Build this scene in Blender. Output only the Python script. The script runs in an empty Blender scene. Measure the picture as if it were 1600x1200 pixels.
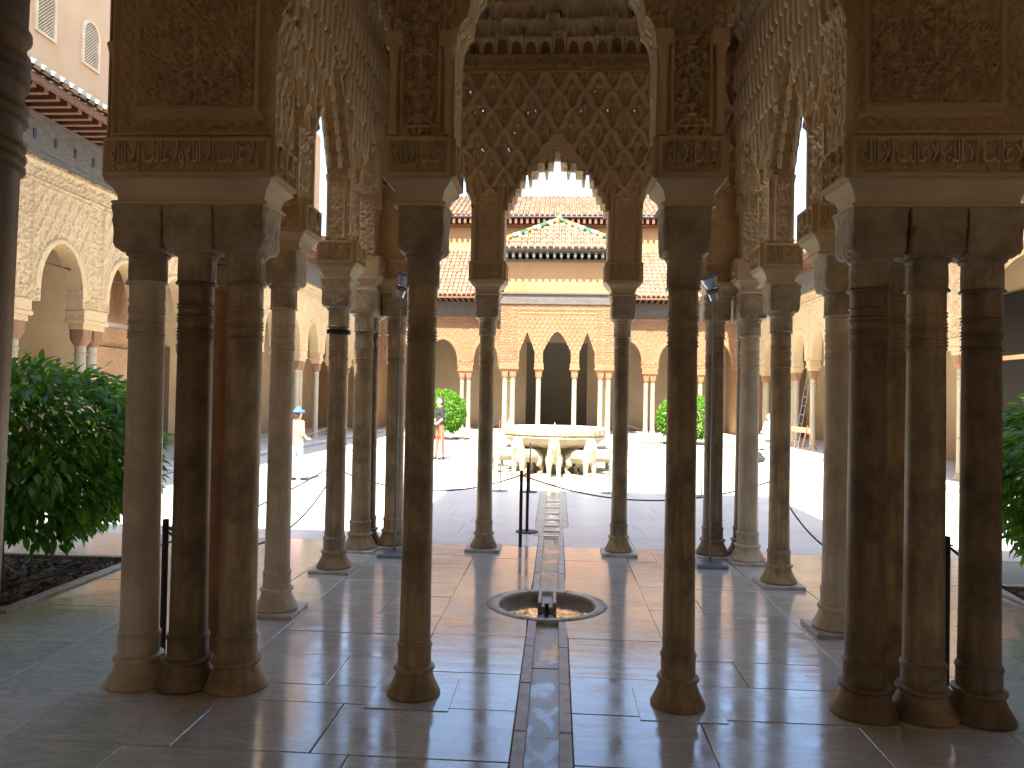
import bpy, bmesh, math, random
import numpy as np
from mathutils import Vector, Matrix
R = math.radians
random.seed(7); rng = np.random.default_rng(7)
SC = bpy.context.scene
COL = SC.collection

# ------------------------------------------------------------------ camera
cam_d = bpy.data.cameras.new('camera'); cam = bpy.data.objects.new('camera', cam_d); COL.objects.link(cam); SC.camera = cam
_ps, _th, _ro = R(3.4535), R(1.0069), R(1.0859)
F = Vector((-math.sin(_ps)*math.cos(_th), math.cos(_ps)*math.cos(_th), math.sin(_th)))
RR = Vector((math.cos(_ps), math.sin(_ps), 0)); UU = RR.cross(F)
R2 = RR*math.cos(_ro)+UU*math.sin(_ro); U2 = -RR*math.sin(_ro)+UU*math.cos(_ro)
cam.matrix_world = Matrix(((R2.x, U2.x, -F.x, 0.0416), (R2.y, U2.y, -F.y, 0), (R2.z, U2.z, -F.z, 1.65), (0, 0, 0, 1)))
cam_d.sensor_width = 36; cam_d.lens = 36*1174.78/1600; cam_d.clip_start = 0.05; cam_d.clip_end = 600

# ------------------------------------------------------------------ light
SUN_EL, SUN_AZ = 57.0, 10.5          # travels towards +y and a little towards +x
wd = bpy.data.worlds.new('World'); SC.world = wd; wd.use_nodes = True
nt = wd.node_tree; nt.nodes.clear()
sky = nt.nodes.new('ShaderNodeTexSky'); sky.sky_type = 'NISHITA'; sky.sun_disc = False
sky.sun_elevation = R(SUN_EL); sky.sun_rotation = R(180+SUN_AZ); sky.dust_density = 1.6; sky.air_density = 1.0
bg = nt.nodes.new('ShaderNodeBackground'); bg.inputs['Strength'].default_value = 0.075
out = nt.nodes.new('ShaderNodeOutputWorld')
nt.links.new(sky.outputs[0], bg.inputs[0]); nt.links.new(bg.outputs[0], out.inputs[0])
sl = bpy.data.lights.new('sun', 'SUN'); sl.energy = 2.7; sl.angle = R(0.53); sl.color = (1, .93, .80)
so = bpy.data.objects.new('sun', sl); COL.objects.link(so)
sd = Vector((math.sin(R(SUN_AZ))*math.cos(R(SUN_EL)), math.cos(R(SUN_AZ))*math.cos(R(SUN_EL)), -math.sin(R(SUN_EL))))
so.rotation_euler = sd.to_track_quat('-Z', 'Y').to_euler()
SC.view_settings.view_transform = 'Standard'; SC.view_settings.look = 'None'
SC.view_settings.exposure = 3.05; SC.view_settings.gamma = 1
SC.render.engine = 'CYCLES'
SC.cycles.use_denoising = True
SC.cycles.max_bounces = 14; SC.cycles.diffuse_bounces = 11; SC.cycles.glossy_bounces = 4
SC.cycles.sample_clamp_indirect = 12
SC.cycles.caustics_reflective = False; SC.cycles.caustics_refractive = False

# ------------------------------------------------------------------ materials
class NT:
    def __init__(s, name):
        s.m = bpy.data.materials.new(name); s.m.use_nodes = True; s.t = s.m.node_tree
        s.b = s.t.nodes['Principled BSDF']
    def n(s, ty, **kw):
        x = s.t.nodes.new(ty)
        for k, v in kw.items():
            if hasattr(x, k): setattr(x, k, v)
            else: x.inputs[k.replace('_', ' ')].default_value = v
        return x
    def l(s, a, b): s.t.links.new(a, b)
def coords(n, scale=(1, 1, 1), obj=False):
    tc = n.n('ShaderNodeTexCoord' if obj else 'ShaderNodeNewGeometry')
    mp = n.n('ShaderNodeMapping'); mp.inputs['Scale'].default_value = scale
    n.l(tc.outputs['Object' if obj else 'Position'], mp.inputs[0]); return mp.outputs[0]
def ramp(n, fac, stops):
    r = n.n('ShaderNodeValToRGB'); e = r.color_ramp.elements
    e[0].position, e[0].color = stops[0][0], (*stops[0][1], 1); e[1].position, e[1].color = stops[-1][0], (*stops[-1][1], 1)
    for p, c in stops[1:-1]:
        q = e.new(p); q.color = (*c, 1)
    n.l(fac, r.inputs[0]); return r.outputs[0]
def mixc(n, fac, a, b, mode='MIX'):
    m = n.n('ShaderNodeMix', data_type='RGBA', blend_type=mode)
    for sck, v in ((m.inputs[0], fac), (m.inputs[6], a), (m.inputs[7], b)):
        if isinstance(v, (int, float)): sck.default_value = v
        elif isinstance(v, tuple): sck.default_value = (*v, 1)
        else: n.l(v, sck)
    return m.outputs[2]
def noise(n, vec, scale, detail=4, rough=.6, dist=0):
    x = n.n('ShaderNodeTexNoise'); x.inputs['Scale'].default_value = scale; x.inputs['Detail'].default_value = detail
    x.inputs['Roughness'].default_value = rough; x.inputs['Distortion'].default_value = dist
    n.l(vec, x.inputs['Vector']); return x.outputs[0]
def bump(n, h, st, dist=.01, prev=None):
    b = n.n('ShaderNodeBump'); b.inputs['Strength'].default_value = st; b.inputs['Distance'].default_value = dist
    n.l(h, b.inputs['Height'])
    if prev: n.l(prev, b.inputs['Normal'])
    n.l(b.outputs[0], n.b.inputs['Normal']); return b.outputs[0]
def objrand(n):
    return n.n('ShaderNodeObjectInfo').outputs['Random']
def mat(name, c0, c1, rough=.8, sc=(1, 1, 1), ns=6, bs=.3, bscale=60, bd=.004, big=None, obj=False, metal=0, rnd=0, spec=None, fine=None):
    n = NT(name); v = coords(n, sc, obj)
    col = ramp(n, noise(n, v, ns), [(.3, c0), (.7, c1)])
    if big:
        v2 = coords(n, (1, 1, 1), obj)
        col = mixc(n, ramp(n, noise(n, v2, big[0], 5, .65), [(.42, (0, 0, 0)), (.62, (1, 1, 1))]), col, big[1])
    if rnd:
        rr = n.n('ShaderNodeMapRange'); n.l(objrand(n), rr.inputs[0]); rr.inputs[3].default_value = 1-rnd; rr.inputs[4].default_value = 1+rnd*.6
        hs = n.n('ShaderNodeHueSaturation'); n.l(rr.outputs[0], hs.inputs['Value']); n.l(col, hs.inputs['Color']); col = hs.outputs[0]
    n.l(col, n.b.inputs['Base Color']); n.b.inputs['Roughness'].default_value = rough; n.b.inputs['Metallic'].default_value = metal
    if spec is not None: n.b.inputs['Specular IOR Level'].default_value = spec
    if bs:
        p = bump(n, noise(n, coords(n, (1, 1, 1), obj), bscale, 5, .7), bs, bd)
    return n.m

M = {}
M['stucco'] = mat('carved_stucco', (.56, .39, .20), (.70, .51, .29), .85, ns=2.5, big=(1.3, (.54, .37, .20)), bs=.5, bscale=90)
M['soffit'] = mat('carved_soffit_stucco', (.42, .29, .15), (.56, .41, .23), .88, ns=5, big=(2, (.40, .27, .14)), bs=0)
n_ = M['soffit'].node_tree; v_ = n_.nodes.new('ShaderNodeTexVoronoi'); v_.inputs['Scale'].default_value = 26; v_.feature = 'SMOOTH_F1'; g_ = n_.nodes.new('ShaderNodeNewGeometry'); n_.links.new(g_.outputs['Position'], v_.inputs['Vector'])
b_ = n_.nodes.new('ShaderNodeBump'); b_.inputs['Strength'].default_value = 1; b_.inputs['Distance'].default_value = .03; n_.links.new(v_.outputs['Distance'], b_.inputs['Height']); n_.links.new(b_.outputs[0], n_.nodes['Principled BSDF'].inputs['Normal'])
M['stucco_inner'] = mat('lightened_lattice_stucco', (.66, .49, .29), (.80, .62, .38), .85, ns=2.5, big=(1.5, (.64, .47, .29)), bs=.4, bscale=80)  # stucco lightened in place of more light inside the pavilion
M['stucco_pale'] = mat('pale_stucco', (.64, .51, .33), (.76, .62, .42), .8, ns=3, big=(2.2, (.60, .47, .30)), bs=.35, bscale=60)
M['stucco_far'] = mat('courtyard_stucco', (0.215, 0.108, 0.052), (0.265, 0.140, 0.072), .88, ns=2.0, big=(.9, (0.275, 0.138, 0.070)), bs=.8, bscale=38, bd=.012)  # own peach hue, darkened further because the far facade is sunlit
M['stucco_cream'] = mat('cream_gallery_stucco', (.54, .375, .20), (.64, .46, .26), .88, ns=2.0, big=(.9, (.56, .375, .20)), bs=.8, bscale=38, bd=.012)  # own cream hue, lightened further to offset shade on the side galleries
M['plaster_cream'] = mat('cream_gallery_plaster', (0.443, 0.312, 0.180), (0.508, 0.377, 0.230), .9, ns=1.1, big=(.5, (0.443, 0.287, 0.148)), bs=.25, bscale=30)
M['plaster_warm'] = mat('warm_upper_plaster', (.56, .36, .20), (.64, .43, .25), .9, ns=1.1, big=(.5, (.58, .38, .23)), bs=.25, bscale=30)
M['plaster'] = mat('peach_plaster', (0.30, 0.160, 0.070), (0.345, 0.198, 0.092), .9, ns=1.1, big=(.5, (0.32, 0.185, 0.095)), bs=.3, bscale=30)
M['plaster_grey'] = mat('grey_plaster', (.42, .36, .28), (.5, .43, .34), .9, ns=1.2, bs=.2)
M['hall_plaster'] = mat('hall_cream_plaster', (.64, .52, .36), (.74, .61, .44), .9, ns=1.2, bs=.2)
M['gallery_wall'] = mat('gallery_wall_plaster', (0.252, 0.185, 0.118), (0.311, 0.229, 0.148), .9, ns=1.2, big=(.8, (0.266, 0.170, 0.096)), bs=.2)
M['column'] = mat('aged_marble_column', (.36, .25, .13), (.64, .48, .28), .40, sc=(14, 14, 1.2), ns=1.6, big=(3.0, (.25, .18, .11)), bs=.35, bscale=70, bd=.002, obj=True, rnd=.22)
M['capital'] = mat('carved_capital_marble', (.42, .32, .20), (.58, .46, .31), .6, ns=9, big=(5, (.34, .25, .15)), bs=.9, bscale=75, bd=.006, obj=True, rnd=.12)
M['court_column'] = mat('court_column_marble', (0.336, 0.264, 0.168), (0.432, 0.360, 0.248), .5, sc=(9, 9, 1), ns=2, bs=.2, bscale=50, obj=True, rnd=.1)
M['fountain'] = mat('fountain_marble', (0.352, 0.320, 0.240), (0.432, 0.408, 0.328), .6, ns=7, big=(6, (0.384, 0.312, 0.200)), bs=.35, bscale=40, bd=.006)
M['marble_worn'] = mat('worn_marble_kerb', (.58, .54, .46), (.74, .70, .61), .35, ns=14, big=(9, (.50, .44, .35)), bs=.5, bscale=45, bd=.004, rnd=.12)
M['earth'] = mat('bed_earth', (.10, .065, .04), (.20, .13, .085), .95, ns=25, bs=1, bscale=35, bd=.03)
M['grey_wood'] = mat('weathered_frieze_wood', (0.068, 0.056, 0.049), (0.128, 0.109, 0.094), .85, sc=(1, 1, 6), ns=5, bs=.5, bscale=40)
M['red_wood'] = mat('red_brown_wood', (0.128, 0.053, 0.030), (0.188, 0.083, 0.045), .75, ns=8, bs=.4, bscale=50)
M['dark_wood'] = mat('dark_ceiling_wood', (.06, .035, .02), (.12, .07, .04), .7, ns=8, bs=.3)
M['pine_ceiling'] = mat('old_pine_ceiling', (.26, .16, .08), (.38, .25, .13), .7, sc=(8, 1, 1), ns=3, bs=.2)
M['iron'] = mat('dark_iron_post', (.045, .03, .025), (.08, .05, .04), .5, ns=40, bs=.2, metal=.6)
M['grey_metal'] = mat('grey_painted_metal', (.22, .24, .26), (.28, .30, .32), .35, ns=20, bs=.05, metal=.5)
M['steel'] = mat('bright_lamp_metal', (.45, .46, .47), (.55, .56, .57), .3, ns=20, bs=.05, metal=.8)
M['rope'] = mat('barrier_rope', (.07, .05, .045), (.14, .10, .09), .8, ns=90, bs=.6, bscale=200)
M['black'] = mat('black_paint', (.01, .01, .011), (.02, .02, .021), .4, bs=0)
M['bark'] = mat('orange_tree_bark', (.06, .045, .03), (.11, .085, .06), .9, ns=20, bs=.8, bscale=60)
M['osb'] = mat('chipboard', (.36, .18, .08), (.60, .36, .18), .7, ns=16, bs=.3, bscale=60, big=(9, (.42, .23, .11)))
M['pine'] = mat('pine_timber', (.55, .28, .12), (.68, .38, .18), .6, sc=(4, 4, 1), ns=4, bs=.2)
M['blue'] = mat('blue_paint', (.06, .08, .26), (.10, .13, .36), .8, ns=30, bs=.2)
M['green_tile'] = mat('green_glazed_tile', (0.022, 0.098, 0.038), (0.053, 0.150, 0.068), .35, ns=12, bs=.1, rnd=.2)
M['white_tile'] = mat('white_glazed_tile', (0.315, 0.300, 0.232), (0.405, 0.390, 0.315), .4, ns=12, bs=.1, rnd=.15)
M['ochre_tile'] = mat('ochre_glazed_tile', (0.225, 0.158, 0.045), (0.300, 0.217, 0.083), .45, ns=12, bs=.1, rnd=.15)
M['tile_wainscot'] = mat('tile_wainscot', (.30, .28, .24), (.46, .44, .38), .5, ns=18, bs=.1)
M['lens'] = mat('lamp_lens', (.9, .85, .65), (.95, .9, .75), .2, ns=8, bs=0)
def cloth(name, a, b): M[name] = mat(name+'_cloth', a, b, .9, ns=14, bs=.2)
cloth('cl_blue', (.05, .10, .35), (.10, .20, .5)); cloth('cl_lblue', (.3, .45, .7), (.4, .55, .8)); cloth('cl_orange', (.7, .22, .12), (.8, .3, .2))
cloth('cl_black', (.015, .015, .02), (.03, .03, .03)); cloth('cl_red', (.45, .08, .04), (.6, .15, .08)); cloth('cl_white', (.7, .7, .7), (.8, .8, .8))
cloth('cl_jean', (.10, .14, .25), (.15, .2, .32))
M['skin'] = mat('skin', (.5, .28, .19), (.58, .34, .24), .6, bs=0); M['hair'] = mat('dark_hair', (.03, .018, .01), (.06, .035, .02), .7, bs=0)

def floor_marble():
    n = NT('polished_floor_marble'); v = coords(n)
    add = n.n('ShaderNodeVectorMath', operation='ADD'); sc = n.n('ShaderNodeVectorMath', operation='SCALE')
    cmb = n.n('ShaderNodeCombineXYZ'); r = objrand(n); n.l(r, cmb.inputs[0]); n.l(r, cmb.inputs[1]); n.l(cmb.outputs[0], sc.inputs[0]); sc.inputs['Scale'].default_value = 37
    n.l(v, add.inputs[0]); n.l(sc.outputs[0], add.inputs[1]); vv = add.outputs[0]
    base = ramp(n, noise(n, vv, 1.6, 5, .6, 1.2), [(.28, (.76, .755, .66)), (.5, (.85, .84, .74)), (.75, (.90, .87, .77))])
    mp = n.n('ShaderNodeMapping'); mp.inputs['Scale'].default_value = (1, 3.4, 1); mp.inputs['Rotation'].default_value = (0, 0, .55); n.l(vv, mp.inputs[0])
    vein = ramp(n, noise(n, mp.outputs[0], 2.1, 7, .72, 2.2), [(.42, (1, 1, 1)), (.49, (.72, .72, .71)), (.52, (.84, .84, .83)), (.58, (1, 1, 1))])
    col = mixc(n, .8, base, vein, 'MULTIPLY')
    stain = ramp(n, noise(n, vv, 4.5, 6, .7), [(.5, (1, 1, 1)), (.72, (.78, .72, .64))])
    col = mixc(n, .4, col, stain, 'MULTIPLY')
    rr = n.n('ShaderNodeMapRange'); n.l(r, rr.inputs[0]); rr.inputs[3].default_value = .86; rr.inputs[4].default_value = 1.06
    hs = n.n('ShaderNodeHueSaturation'); n.l(rr.outputs[0], hs.inputs['Value']); n.l(col, hs.inputs['Color'])
    n.l(hs.outputs[0], n.b.inputs['Base Color'])
    rg = ramp(n, noise(n, vv, 3.2, 6, .7), [(.35, (.07, .07, .07)), (.7, (.21, .21, .21))]); n.l(rg, n.b.inputs['Roughness'])
    n.b.inputs['Specular IOR Level'].default_value = .8; n.b.inputs['Coat Weight'].default_value = 1; n.b.inputs['Coat IOR'].default_value = 1.45; n.l(rg, n.b.inputs['Coat Roughness'])
    mp2 = n.n('ShaderNodeMapping'); mp2.inputs['Scale'].default_value = (.7, 6.5, 1); n.l(vv, mp2.inputs[0])
    b1 = bump(n, noise(n, mp2.outputs[0], 1.6, 2, .45), .30, .012)
    bump(n, noise(n, vv, 120, 3, .6), .06, .002, b1)
    return n.m
M['floor'] = floor_marble()
def court_marble():
    n = NT('court_paving_marble'); v = coords(n)
    n.l(ramp(n, noise(n, v, 1.4, 6, .65, .8), [(.3, (.66, .68, .63)), (.7, (.82, .83, .77))]), n.b.inputs['Base Color'])
    n.b.inputs['Roughness'].default_value = .3; n.b.inputs['Specular IOR Level'].default_value = .6
    mp2 = n.n('ShaderNodeMapping'); mp2.inputs['Scale'].default_value = (.7, 5, 1); n.l(v, mp2.inputs[0])
    bump(n, noise(n, mp2.outputs[0], 1.6, 2, .45), .16, .012); return n.m
M['court'] = court_marble()
def water():
    n = NT('shallow_water'); n.b.inputs['Base Color'].default_value = (.8, .88, .9, 1); n.b.inputs['Roughness'].default_value = .02
    n.b.inputs['Transmission Weight'].default_value = 1; n.b.inputs['IOR'].default_value = 1.33
    bump(n, noise(n, coords(n, (1, .5, 1)), 14, 3, .5, .6), .35, .01); return n.m
M['water'] = water()
def wet():
    n = NT('wet_channel_bed'); v = coords(n, (1, .6, 1)); f = noise(n, v, 5.5, 3, .5, .8)
    n.l(ramp(n, f, [(.40, (.70, .66, .57)), (.46, (.42, .36, .27))]), n.b.inputs['Base Color'])
    n.l(ramp(n, f, [(.44, (.05, .05, .05)), (.50, (.28, .28, .28))]), n.b.inputs['Roughness']); n.b.inputs['Specular IOR Level'].default_value = .8
    bump(n, noise(n, coords(n, (1, .35, 1)), 16, 2, .5), .3, .006); return n.m
M['wet_bed'] = wet()
def leafm(name, c0, c1):
    n = NT(name); at = n.n('ShaderNodeAttribute'); at.attribute_name = 'rnd'
    n.l(ramp(n, at.outputs['Fac'], [(0, c0), (1, c1)]), n.b.inputs['Base Color']); n.b.inputs['Roughness'].default_value = .38
    tr = n.n('ShaderNodeBsdfTranslucent'); n.l(ramp(n, at.outputs['Fac'], [(0, tuple(x*1.3 for x in c0)), (1, tuple(x*1.5 for x in c1))]), tr.inputs[0])
    mx = n.n('ShaderNodeMixShader'); mx.inputs[0].default_value = .45
    n.l(n.b.outputs[0], mx.inputs[1]); n.l(tr.outputs[0], mx.inputs[2]); n.l(mx.outputs[0], n.t.nodes['Material Output'].inputs[0]); return n.m
M['leaf'] = leafm('orange_leaf', (.045, .15, .008), (.20, .42, .03))
def tilem():
    n = NT('clay_roof_tile'); at = n.n('ShaderNodeAttribute'); at.attribute_name = 'rnd'
    c = ramp(n, at.outputs['Fac'], [(0, (.18, .10, .06)), (.4, (.24, .155, .095)), (.75, (.29, .205, .125)), (1, (.17, .15, .12))])
    c = mixc(n, .5, c, ramp(n, noise(n, coords(n), 9, 5), [(.35, (.6, .55, .5)), (.65, (1, 1, 1))]), 'MULTIPLY')
    n.l(c, n.b.inputs['Base Color']); n.b.inputs['Roughness'].default_value = .85; return n.m
M['tile'] = tilem()

# ------------------------------------------------------------------ mesh helpers
def add_carving(m, sc, dist):
    t = m.node_tree; v = t.nodes.new('ShaderNodeTexVoronoi'); v.inputs['Scale'].default_value = sc; v.feature = 'SMOOTH_F1'
    g = t.nodes.new('ShaderNodeTexCoord'); t.links.new(g.outputs['Object'], v.inputs['Vector'])
    b = t.nodes.new('ShaderNodeBump'); b.inputs['Strength'].default_value = .9; b.inputs['Distance'].default_value = dist
    t.links.new(v.outputs['Distance'], b.inputs['Height']); p = t.nodes['Principled BSDF']
    if p.inputs['Normal'].links: t.links.new(p.inputs['Normal'].links[0].from_socket, b.inputs['Normal'])
    t.links.new(b.outputs[0], p.inputs['Normal'])
add_carving(M['capital'], 30, .014); add_carving(M['stucco_far'], 34, .014); add_carving(M['stucco_cream'], 34, .014)
class MB:
    def __init__(s): s.v = []; s.f = []; s.r = []
    def add(s, vs, fs, rnd=None):
        o = len(s.v); s.v += [tuple(p) for p in vs]; s.f += [tuple(i+o for i in f) for f in fs]
        rr = random.random() if rnd is None else rnd; s.r += [rr]*len(fs); return s
    def box(s, x0, x1, y0, y1, z0, z1, bev=0):
        if bev <= 0:
            return s.add([(x0,y0,z0),(x1,y0,z0),(x1,y1,z0),(x0,y1,z0),(x0,y0,z1),(x1,y0,z1),(x1,y1,z1),(x0,y1,z1)],
                  [(0,3,2,1),(4,5,6,7),(0,1,5,4),(1,2,6,5),(2,3,7,6),(3,0,4,7)])
        b = bev
        L = [(x0, y0, x1, y1, z0), (x0, y0, x1, y1, z1-b), (x0+b, y0+b, x1-b, y1-b, z1)]
        vs = []
        for a0, b0, a1, b1, z in L: vs += [(a0,b0,z),(a1,b0,z),(a1,b1,z),(a0,b1,z)]
        fs = [(0,3,2,1),(8,9,10,11)]
        for k in (0, 4):
            for i in range(4): j = (i+1) % 4; fs.append((k+i, k+j, k+4+j, k+4+i))
        return s.add(vs, fs)
    def lathe(s, prof, cx=0, cy=0, n=28, cap=True):
        vs = []; fs = []
        for r, z in prof:
            for i in range(n):
                a = 2*math.pi*i/n; vs.append((cx+r*math.cos(a), cy+r*math.sin(a), z))
        for k in range(len(prof)-1):
            for i in range(n):
                j = (i+1) % n; fs.append((k*n+i, k*n+j, (k+1)*n+j, (k+1)*n+i))
        if cap: fs.append(tuple(range(n-1, -1, -1))); fs.append(tuple(range((len(prof)-1)*n, len(prof)*n)))
        return s.add(vs, fs)
    def loft(s, rings):
        n = len(rings[0]); vs = [p for r in rings for p in r]; fs = []
        for k in range(len(rings)-1):
            for i in range(n):
                j = (i+1) % n; fs.append((k*n+i, k*n+j, (k+1)*n+j, (k+1)*n+i))
        fs.append(tuple(range(n-1, -1, -1))); fs.append(tuple(range((len(rings)-1)*n, len(rings)*n)))
        return s.add(vs, fs)
    def tube(s, pts, r, n=8):
        P = [Vector(p) for p in pts]; rs = r if isinstance(r, (list, tuple)) else [r]*len(P); rings = []
        for i, p in enumerate(P):
            d = (P[min(i+1, len(P)-1)]-P[max(i-1, 0)]).normalized()
            u = d.cross(Vector((0, 0, 1)) if abs(d.z) < .9 else Vector((1, 0, 0))).normalized(); w = d.cross(u)
            rings.append([tuple(p+u*rs[i]*math.cos(2*math.pi*k/n)+w*rs[i]*math.sin(2*math.pi*k/n)) for k in range(n)])
        return s.loft(rings)
    def mesh(s, name, m, smooth=False, rnd=False):
        me = bpy.data.meshes.new(name); me.from_pydata(s.v, [], s.f)
        if m: me.materials.append(m)
        if rnd:
            a = me.attributes.new('rnd', 'FLOAT', 'FACE'); a.data.foreach_set('value', s.r)
        if smooth:
            me.polygons.foreach_set('use_smooth', [True]*len(me.polygons))
            if smooth != 'all': me.set_sharp_from_angle(angle=R(40))
        me.update(); return me
def link(name, me, parent=None, loc=None, rot=None):
    o = bpy.data.objects.new(name, me); COL.objects.link(o)
    if parent is not None: o.parent = parent
    if loc is not None: o.location = loc
    if rot is not None: o.rotation_euler = rot
    return o
def ob(name, mb, m, parent=None, smooth=False, rnd=False, loc=None, rot=None):
    return link(name, mb.mesh(name, M[m] if isinstance(m, str) else m, smooth, rnd), parent, loc, rot)
def thing(name, label, cat, loc=(0, 0, 0), group=None, rz=0):
    o = link(name, None, None, loc, (0, 0, rz)); o.empty_display_size = .1
    o['label'] = label; o['category'] = cat
    if group: o['group'] = group
    return o
def tag(o, label, cat, group=None):
    o['label'] = label; o['category'] = cat
    if group: o['group'] = group
    return o
def struct(o): o['kind'] = 'structure'; return o
def stuff(o): o['kind'] = 'stuff'; return o

# numpy grid mesh: P (nu,nv,3), keep mask for quads (nu-1,nv-1)
def gridmesh(name, P, keep, m, flip=False, smooth=False):
    nu, nv = P.shape[:2]
    idx = np.arange(nu*nv).reshape(nu, nv)
    q = np.stack([idx[:-1, :-1], idx[1:, :-1], idx[1:, 1:], idx[:-1, 1:]], -1)[keep]
    if flip: q = q[:, ::-1]
    used, inv = np.unique(q, return_inverse=True); inv = inv.reshape(q.shape)
    V = P.reshape(-1, 3)[used]
    me = bpy.data.meshes.new(name); me.vertices.add(len(V)); me.vertices.foreach_set('co', V.astype(np.float32).ravel())
    me.loops.add(inv.size); me.loops.foreach_set('vertex_index', inv.astype(np.int32).ravel())
    me.polygons.add(len(inv)); me.polygons.foreach_set('loop_start', np.arange(0, inv.size, 4, dtype=np.int32))
    me.update(calc_edges=True); me.validate()
    if smooth: me.polygons.foreach_set('use_smooth', [True]*len(me.polygons))
    me.materials.append(M[m]); return me

# ------------------------------------------------------------------ carved patterns (height tiles)
def stamp_tile(N, strokes):
    T = np.zeros((N, N)); yy, xx = np.mgrid[0:N, 0:N]
    for pts, r in strokes:
        for (x, y, rr) in pts:
            cx, cy, pr = x*N, y*N, max(1.2, rr*N); w = int(pr)+2
            ix = np.arange(int(cx)-w, int(cx)+w+1); iy = np.arange(int(cy)-w, int(cy)+w+1)
            dx = ix[None, :]-cx; dy = iy[:, None]-cy
            h = np.clip(1.5-1.5*(np.sqrt(dx*dx+dy*dy)/pr)**2, 0, 1)
            I = np.ix_(iy % N, ix % N); T[I] = np.maximum(T[I], h)
    return T
def arab_tile(N=220, seed=3, k=9, thick=.016):
    rs = random.Random(seed); st = []
    cs = []
    for i in range(400):
        c = (rs.uniform(.03, .47), rs.uniform(0, 1))
        if all(min(abs(c[1]-d[1]), 1-abs(c[1]-d[1]))**2+(c[0]-d[0])**2 > (.9/k)**2 for d in cs): cs.append(c)
    for (cx, cy) in cs:
        r0 = rs.uniform(.5, .62)/k; a0 = rs.uniform(0, 6.28); sg = rs.choice((-1, 1)); pts = []
        for i in range(60):
            t = i/59; a = a0+sg*t*2.7*math.pi; r = r0*(1-t*.85)
            pts.append((cx+r*math.cos(a), cy+r*math.sin(a), thick*(.75+.5*math.sin(t*9))))
        a = a0+math.pi*.6
        for i in range(14):          # leaf bud off the spiral
            t = i/13; pts.append((cx+(r0*.9+t*.55/k)*math.cos(a+t*.5), cy+(r0*.9+t*.55/k)*math.sin(a+t*.5), thick*1.5*math.sin(math.pi*min(1, t+.15))))
        st.append((pts, 0)); st.append(([(1-x, y, r) for x, y, r in pts], 0))
    st.append(([(.5, i/60, thick*(.7+.6*abs(math.sin(i*.32)))) for i in range(60)], 0))
    return stamp_tile(N, st)
T_A = arab_tile(220, 3, 8, .017); T_B = arab_tile(200, 9, 6, .022); T_C = arab_tile(240, 5, 11, .014)
def samp(T, u, v):
    N = T.shape[0]; return T[(np.floor(v*N).astype(int)) % N, (np.floor(u*N).astype(int)) % N]
def interlace(u, v):       # band of interlaced loops, v in 0..1 across, u in periods
    a = np.abs(v-.5-.36*np.sin(2*np.pi*u)); b = np.abs(v-.5+.36*np.sin(2*np.pi*u)); c = np.abs(v-.5-.2*np.sin(4*np.pi*u+1.2))
    h = np.maximum.reduce([np.clip(1.6-a/.06, 0, 1), np.clip(1.6-b/.06, 0, 1), np.clip(1.5-c/.05, 0, 1)*.8]); return h
def sebka(s, z, P=.28, Q=.42, rib=.030, inner=True):
    # ogee net: two families of curved ribs crossing
    w = .055*P*np.sin(4*np.pi*z/Q)
    a = (s+w)/P+z/Q; b = (s-w)/P-z/Q
    da = np.abs(a-np.round(a))*P*.83; db = np.abs(b-np.round(b))*P*.83
    d = np.minimum(da, db)
    h = np.clip(1.35-(d/rib), 0, 1)**.7
    groove = np.clip(1-(np.abs(d-rib*.95)/(rib*.22)), 0, 1)
    cx = ((a+b)/2); cz = ((a-b)/2)
    # local coordinates inside the lozenge
    fa = a-np.floor(a)-.5; fb = b-np.floor(b)-.5
    lx = (fa+fb)/2*P; lz = (fa-fb)/2*Q
    leafm_ = np.clip(1.4-np.hypot(np.abs(np.abs(lx)-.038)/.016, (lz+.01)/.07), 0, 1)
    stem = np.clip(1.5-np.abs(lx)/.010, 0, 1)*(np.abs(lz) < .09)
    top = np.clip(1.5-np.hypot(lx/.03, (lz-.075)/.028), 0, 1)
    dots = (np.sin(s*210)*np.sin(z*190) > .35)*.35
    if inner: h = np.maximum.reduce([h, leafm_*.6, stem*.55, top*.75, dots])
    return h-groove*.25, lx, lz, np.floor(a), np.floor(b)
def frame_h(s, z, s0, s1, z0, z1, w=.012):
    d = np.minimum.reduce([np.abs(s-s0), np.abs(s-s1), np.abs(z-z0), np.abs(z-z1)])
    ins = (s > s0-w) & (s < s1+w) & (z > z0-w) & (z < z1+w)
    return np.clip(1.5-d/w, 0, 1)*ins

# stepped (muqarnas) arch profile: returns height of the opening at offset |s|
def lobed(zs, za, hw, k=5, p=1.35, drop=.0):
    def base(t): return zs+(za-zs)*(1-np.clip(t, 0, 1)**p)
    ed = [1-(i/k) for i in range(k+1)]
    def fn(s):
        t = np.abs(s)/hw; z = np.full_like(t, za)
        for i in range(k):
            to, ti = ed[i], ed[i+1]; m = (t <= to) & (t >= ti-1e-6); u = (to-t)/(to-ti)
            zo, zi = base(to), base(ti)
            z = np.where(m, zo+(zi-zo)*np.sqrt(np.clip(1-(1-u)**2, 0, 1))*.96-drop*np.exp(-((u-.0)/.12)**2)*(i > 0), z)
        return z
    return fn
def steps(pairs):          # explicit stepped outline, pairs = [(|s| limit, z)...] from centre out
    def fn(s):
        t = np.abs(s); z = np.full_like(t, pairs[-1][1])
        for lim, zz in reversed(pairs): z = np.where(t <= lim, zz, z)
        return z
    return fn
def rounded(zs, za, hw, squ=.9):       # stilted, slightly pointed arch
    def fn(s):
        t = np.clip(np.abs(s)/hw, 0, 1); return zs+(za-zs)*np.clip(1-t**2.1, 0, 1)**.5*(.93+.07*(1-t))
    return fn

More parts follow.
